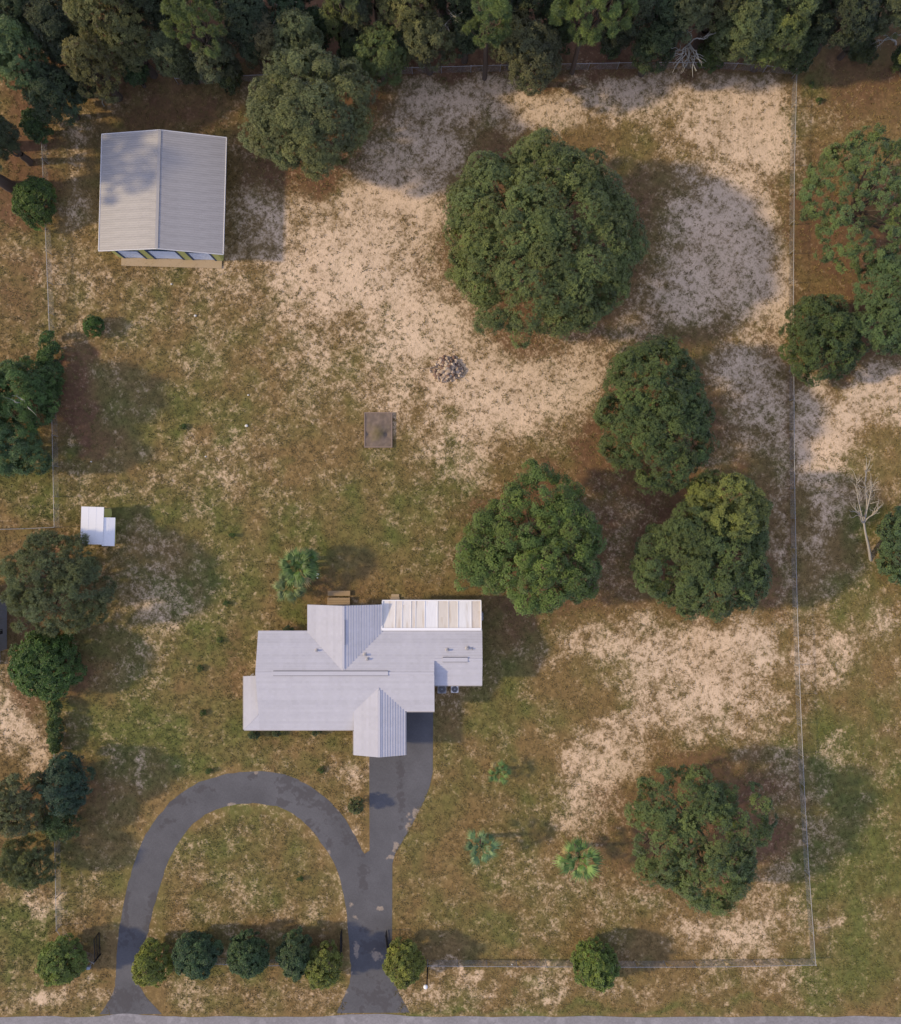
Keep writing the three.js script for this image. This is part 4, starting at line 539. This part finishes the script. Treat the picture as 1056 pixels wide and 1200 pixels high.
// ---------------------------------------------------------------- raised bed, debris, stones
{
  const t = thing('raised_bed', 'square wooden raised bed of bare soil in the middle of the lawn', 'raised bed', at(443.5, 504)), w = 1.38, d = 1.75;
  for (const [x, z, a, b] of [[0, -d, 2 * w + 0.12, 0.12], [0, d, 2 * w + 0.12, 0.12]]) part('board', box(a, 0.24, b, x, 0.12, z), M.woodGrey, t); for (const x of [-w, w]) part('board', box(0.12, 0.238, 2 * d - 0.12, x, 0.119, 0), M.woodGrey, t);
  const g = new THREE.PlaneGeometry(2 * w - 0.12, 2 * d - 0.12, 24, 28).rotateX(-Math.PI / 2), p = g.attributes.position, col = []; for (let i = 0; i < p.count; i++) { const x = p.getX(i), z = p.getZ(i), m = Math.exp(-(x * x + (z - 0.3) * (z - 0.3)) / 0.5), pit = Math.exp(-((x - 0.85) ** 2 + (z - 0.5) ** 2) / 0.06) + Math.exp(-((x + 1.0) ** 2 + (z - 0.45) ** 2) / 0.05); p.setY(i, 0.16 + 0.26 * m - 0.16 * pit + 0.07 * fbm(x * 5, z * 5, 3, 4)); const v = 0.7 + 0.6 * fbm(x * 4, z * 4, 3, 8), gr = clamp(m * 1.2 + fbm(x * 2, z * 2, 2, 5) - 0.6, 0, 1); col.push(mix(0.17, 0.13, gr) * v, mix(0.13, 0.105, gr) * v, mix(0.10, 0.045, gr) * v); }
  g.setAttribute('color', new THREE.Float32BufferAttribute(col, 3)); g.computeVertexNormals(); part('soil', g, new THREE.MeshStandardMaterial({ vertexColors: true, roughness: 1 }), t);
  const chunkGeos = [1, 2, 3, 4].map(s => { const c = mergeVertices(new THREE.IcosahedronGeometry(1, 1).deleteAttribute('normal').deleteAttribute('uv')), q = c.attributes.position, n = new ImprovedNoise(); for (let i = 0; i < q.count; i++) { const f = 0.75 + 0.5 * Math.abs(n.noise(q.getX(i) * 1.3 + s * 9, q.getY(i) * 1.3, q.getZ(i) * 1.3)) + 0.2 * n.noise(q.getX(i) * 3, q.getY(i) * 3 + s, q.getZ(i) * 3); q.setXYZ(i, q.getX(i) * f, q.getY(i) * f, q.getZ(i) * f); } c.computeVertexNormals(); return c; });
  const pile = thing('debris_pile', 'heap of grey brown rubble and ash on the sand', 'debris pile', at(523, 433)), r = rng(8), cm = [std(0.33, 0.25, 0.18, 1), std(0.42, 0.33, 0.25, 1), std(0.19, 0.12, 0.085, 1), std(0.48, 0.39, 0.29, 1)];
  for (let i = 0; i < 150; i++) { const a = r() * 6.28, q = Math.sqrt(r()), m = part('chunk', chunkGeos[i % 4], cm[Math.floor(r() * 4)], pile), s = 0.11 + 0.19 * r() * r() + 0.09 * (1 - q); m.position.set(Math.cos(a) * q * 1.75 * (0.75 + 0.4 * vn(Math.cos(a) * 2 + 9, Math.sin(a) * 2 + 9, 6)) + 0.1, 0.6 * (1 - q) + s * 0.2, Math.sin(a) * q * 1.35); m.scale.set(s * 1.3, s * 0.8, s); m.rotation.set(r() * 6, r() * 6, r() * 6); }
  for (let i = 0; i < 14; i++) { const a = r() * 6.28, x = (r() - 0.5) * 2.4, z = (r() - 0.5) * 2; part('stick', bar(V(x, 0.25 + 0.3 * r(), z), V(x + Math.cos(a) * 0.9, 0.2 + 0.3 * r(), z + Math.sin(a) * 0.9), 0.025, 4), cm[3], pile); }
  for (const [u, v, s] of [[289, 499, 0.2], [291, 463, 0.11], [229, 370, 0.16], [107, 541, 0.1], [241, 535, 0.1], [372, 673, 0.2], [372, 677, 0.12], [201, 333, 0.12], [600, 1130, 0.1]]) { const o = part(numbered('pale_stone'), chunkGeos[1], std(0.62, 0.6, 0.55, 0.9), scene); o.position.copy(at(u, v)).setY(s * 0.35); o.scale.set(s, s * 0.6, s * 0.9); tag(o, 'small pale stone lying on the thin lawn', 'stone', 'pale stones on the lawn'); }
}
// ---------------------------------------------------------------- grass: short tufts, dense where it grows
{
  const r = rng(31), blades = (n, h, sp, sd) => { const q = rng(sd), tr = []; for (let i = 0; i < n; i++) { const a = q() * 6.28, x = (q() - 0.5) * sp, z = (q() - 0.5) * sp, w = 0.018 + 0.012 * q(), l = h * (0.6 + 0.6 * q()), dx = Math.cos(a), dz = Math.sin(a), ln = l * (0.5 + 0.7 * q()); tr.push([V(x - dz * w, 0, z + dx * w), V(x + dz * w, 0, z - dx * w), V(x + dx * ln, l, z + dz * ln)]); } return polyGeo(tr); };
  const geos = [blades(10, 0.085, 0.2, 1), blades(12, 0.12, 0.24, 2), blades(9, 0.07, 0.3, 3)], lists = [[], [], []], o = [], drive = (x, z) => { const u = x / GSD + 528, v = z / GSD + 600; if (v > 1188) return true; if (u > 430 && u < 509 && v > 825 && v < 925) return true; if (u > 405 && u < 462 && v > 985) return true; if (u > 430 && u < 509 && v >= 925 && v < 1000 && u < 507 - (v - 915) * 0.53) return true; if (v > 1080 && u > 130 && u < 192) return true; const e = Math.hypot((u - 290) / 130, (v - 1060) / 137); return v < 1085 && e > 0.78 && e < 1.16; };
  const W = 108, H = 118; let tries = 0;
  while (lists[0].length + lists[1].length + lists[2].length < 90000 && tries++ < 400000) {
    const x = (r() - 0.5) * W, z = (r() - 0.5) * H; if (z < -46) continue; groundAlbedo(x, z, o); const c = (1 - o[3]) * (1 - 0.7 * o[4]) + 0.06; if (r() > c || drive(x, z)) continue;
    const v = 0.75 + 0.6 * r(), k = Math.floor(r() * 3), gr = o[5]; lists[k].push([x, z, r() * 6.28, 0.7 + 0.7 * r(), rgb(mix(0.22, 0.125, gr) * v, mix(0.155, 0.13, gr) * v, mix(0.055, 0.03, gr) * v)]);
  }
  const holder = new THREE.Group(); holder.name = 'grass'; holder.userData.kind = 'stuff'; tag(holder, 'thin olive and straw coloured grass growing over the yard', 'grass'); scene.add(holder);
  lists.forEach((l, i) => { const im = new THREE.InstancedMesh(geos[i], leafMat, l.length); l.forEach(([x, z, a, s, c], k) => { dummy.position.set(x, 0, z); dummy.rotation.set(0, a, 0); dummy.scale.setScalar(s); dummy.updateMatrix(); im.setMatrixAt(k, dummy.matrix); im.setColorAt(k, c); }); im.name = 'tufts'; im.userData.kind = 'stuff'; im.castShadow = im.receiveShadow = true; holder.add(im); });
  console.log('leaves', leafTotal, 'tufts', lists.map(l => l.length).join());
}
renderer.render(scene, camera);
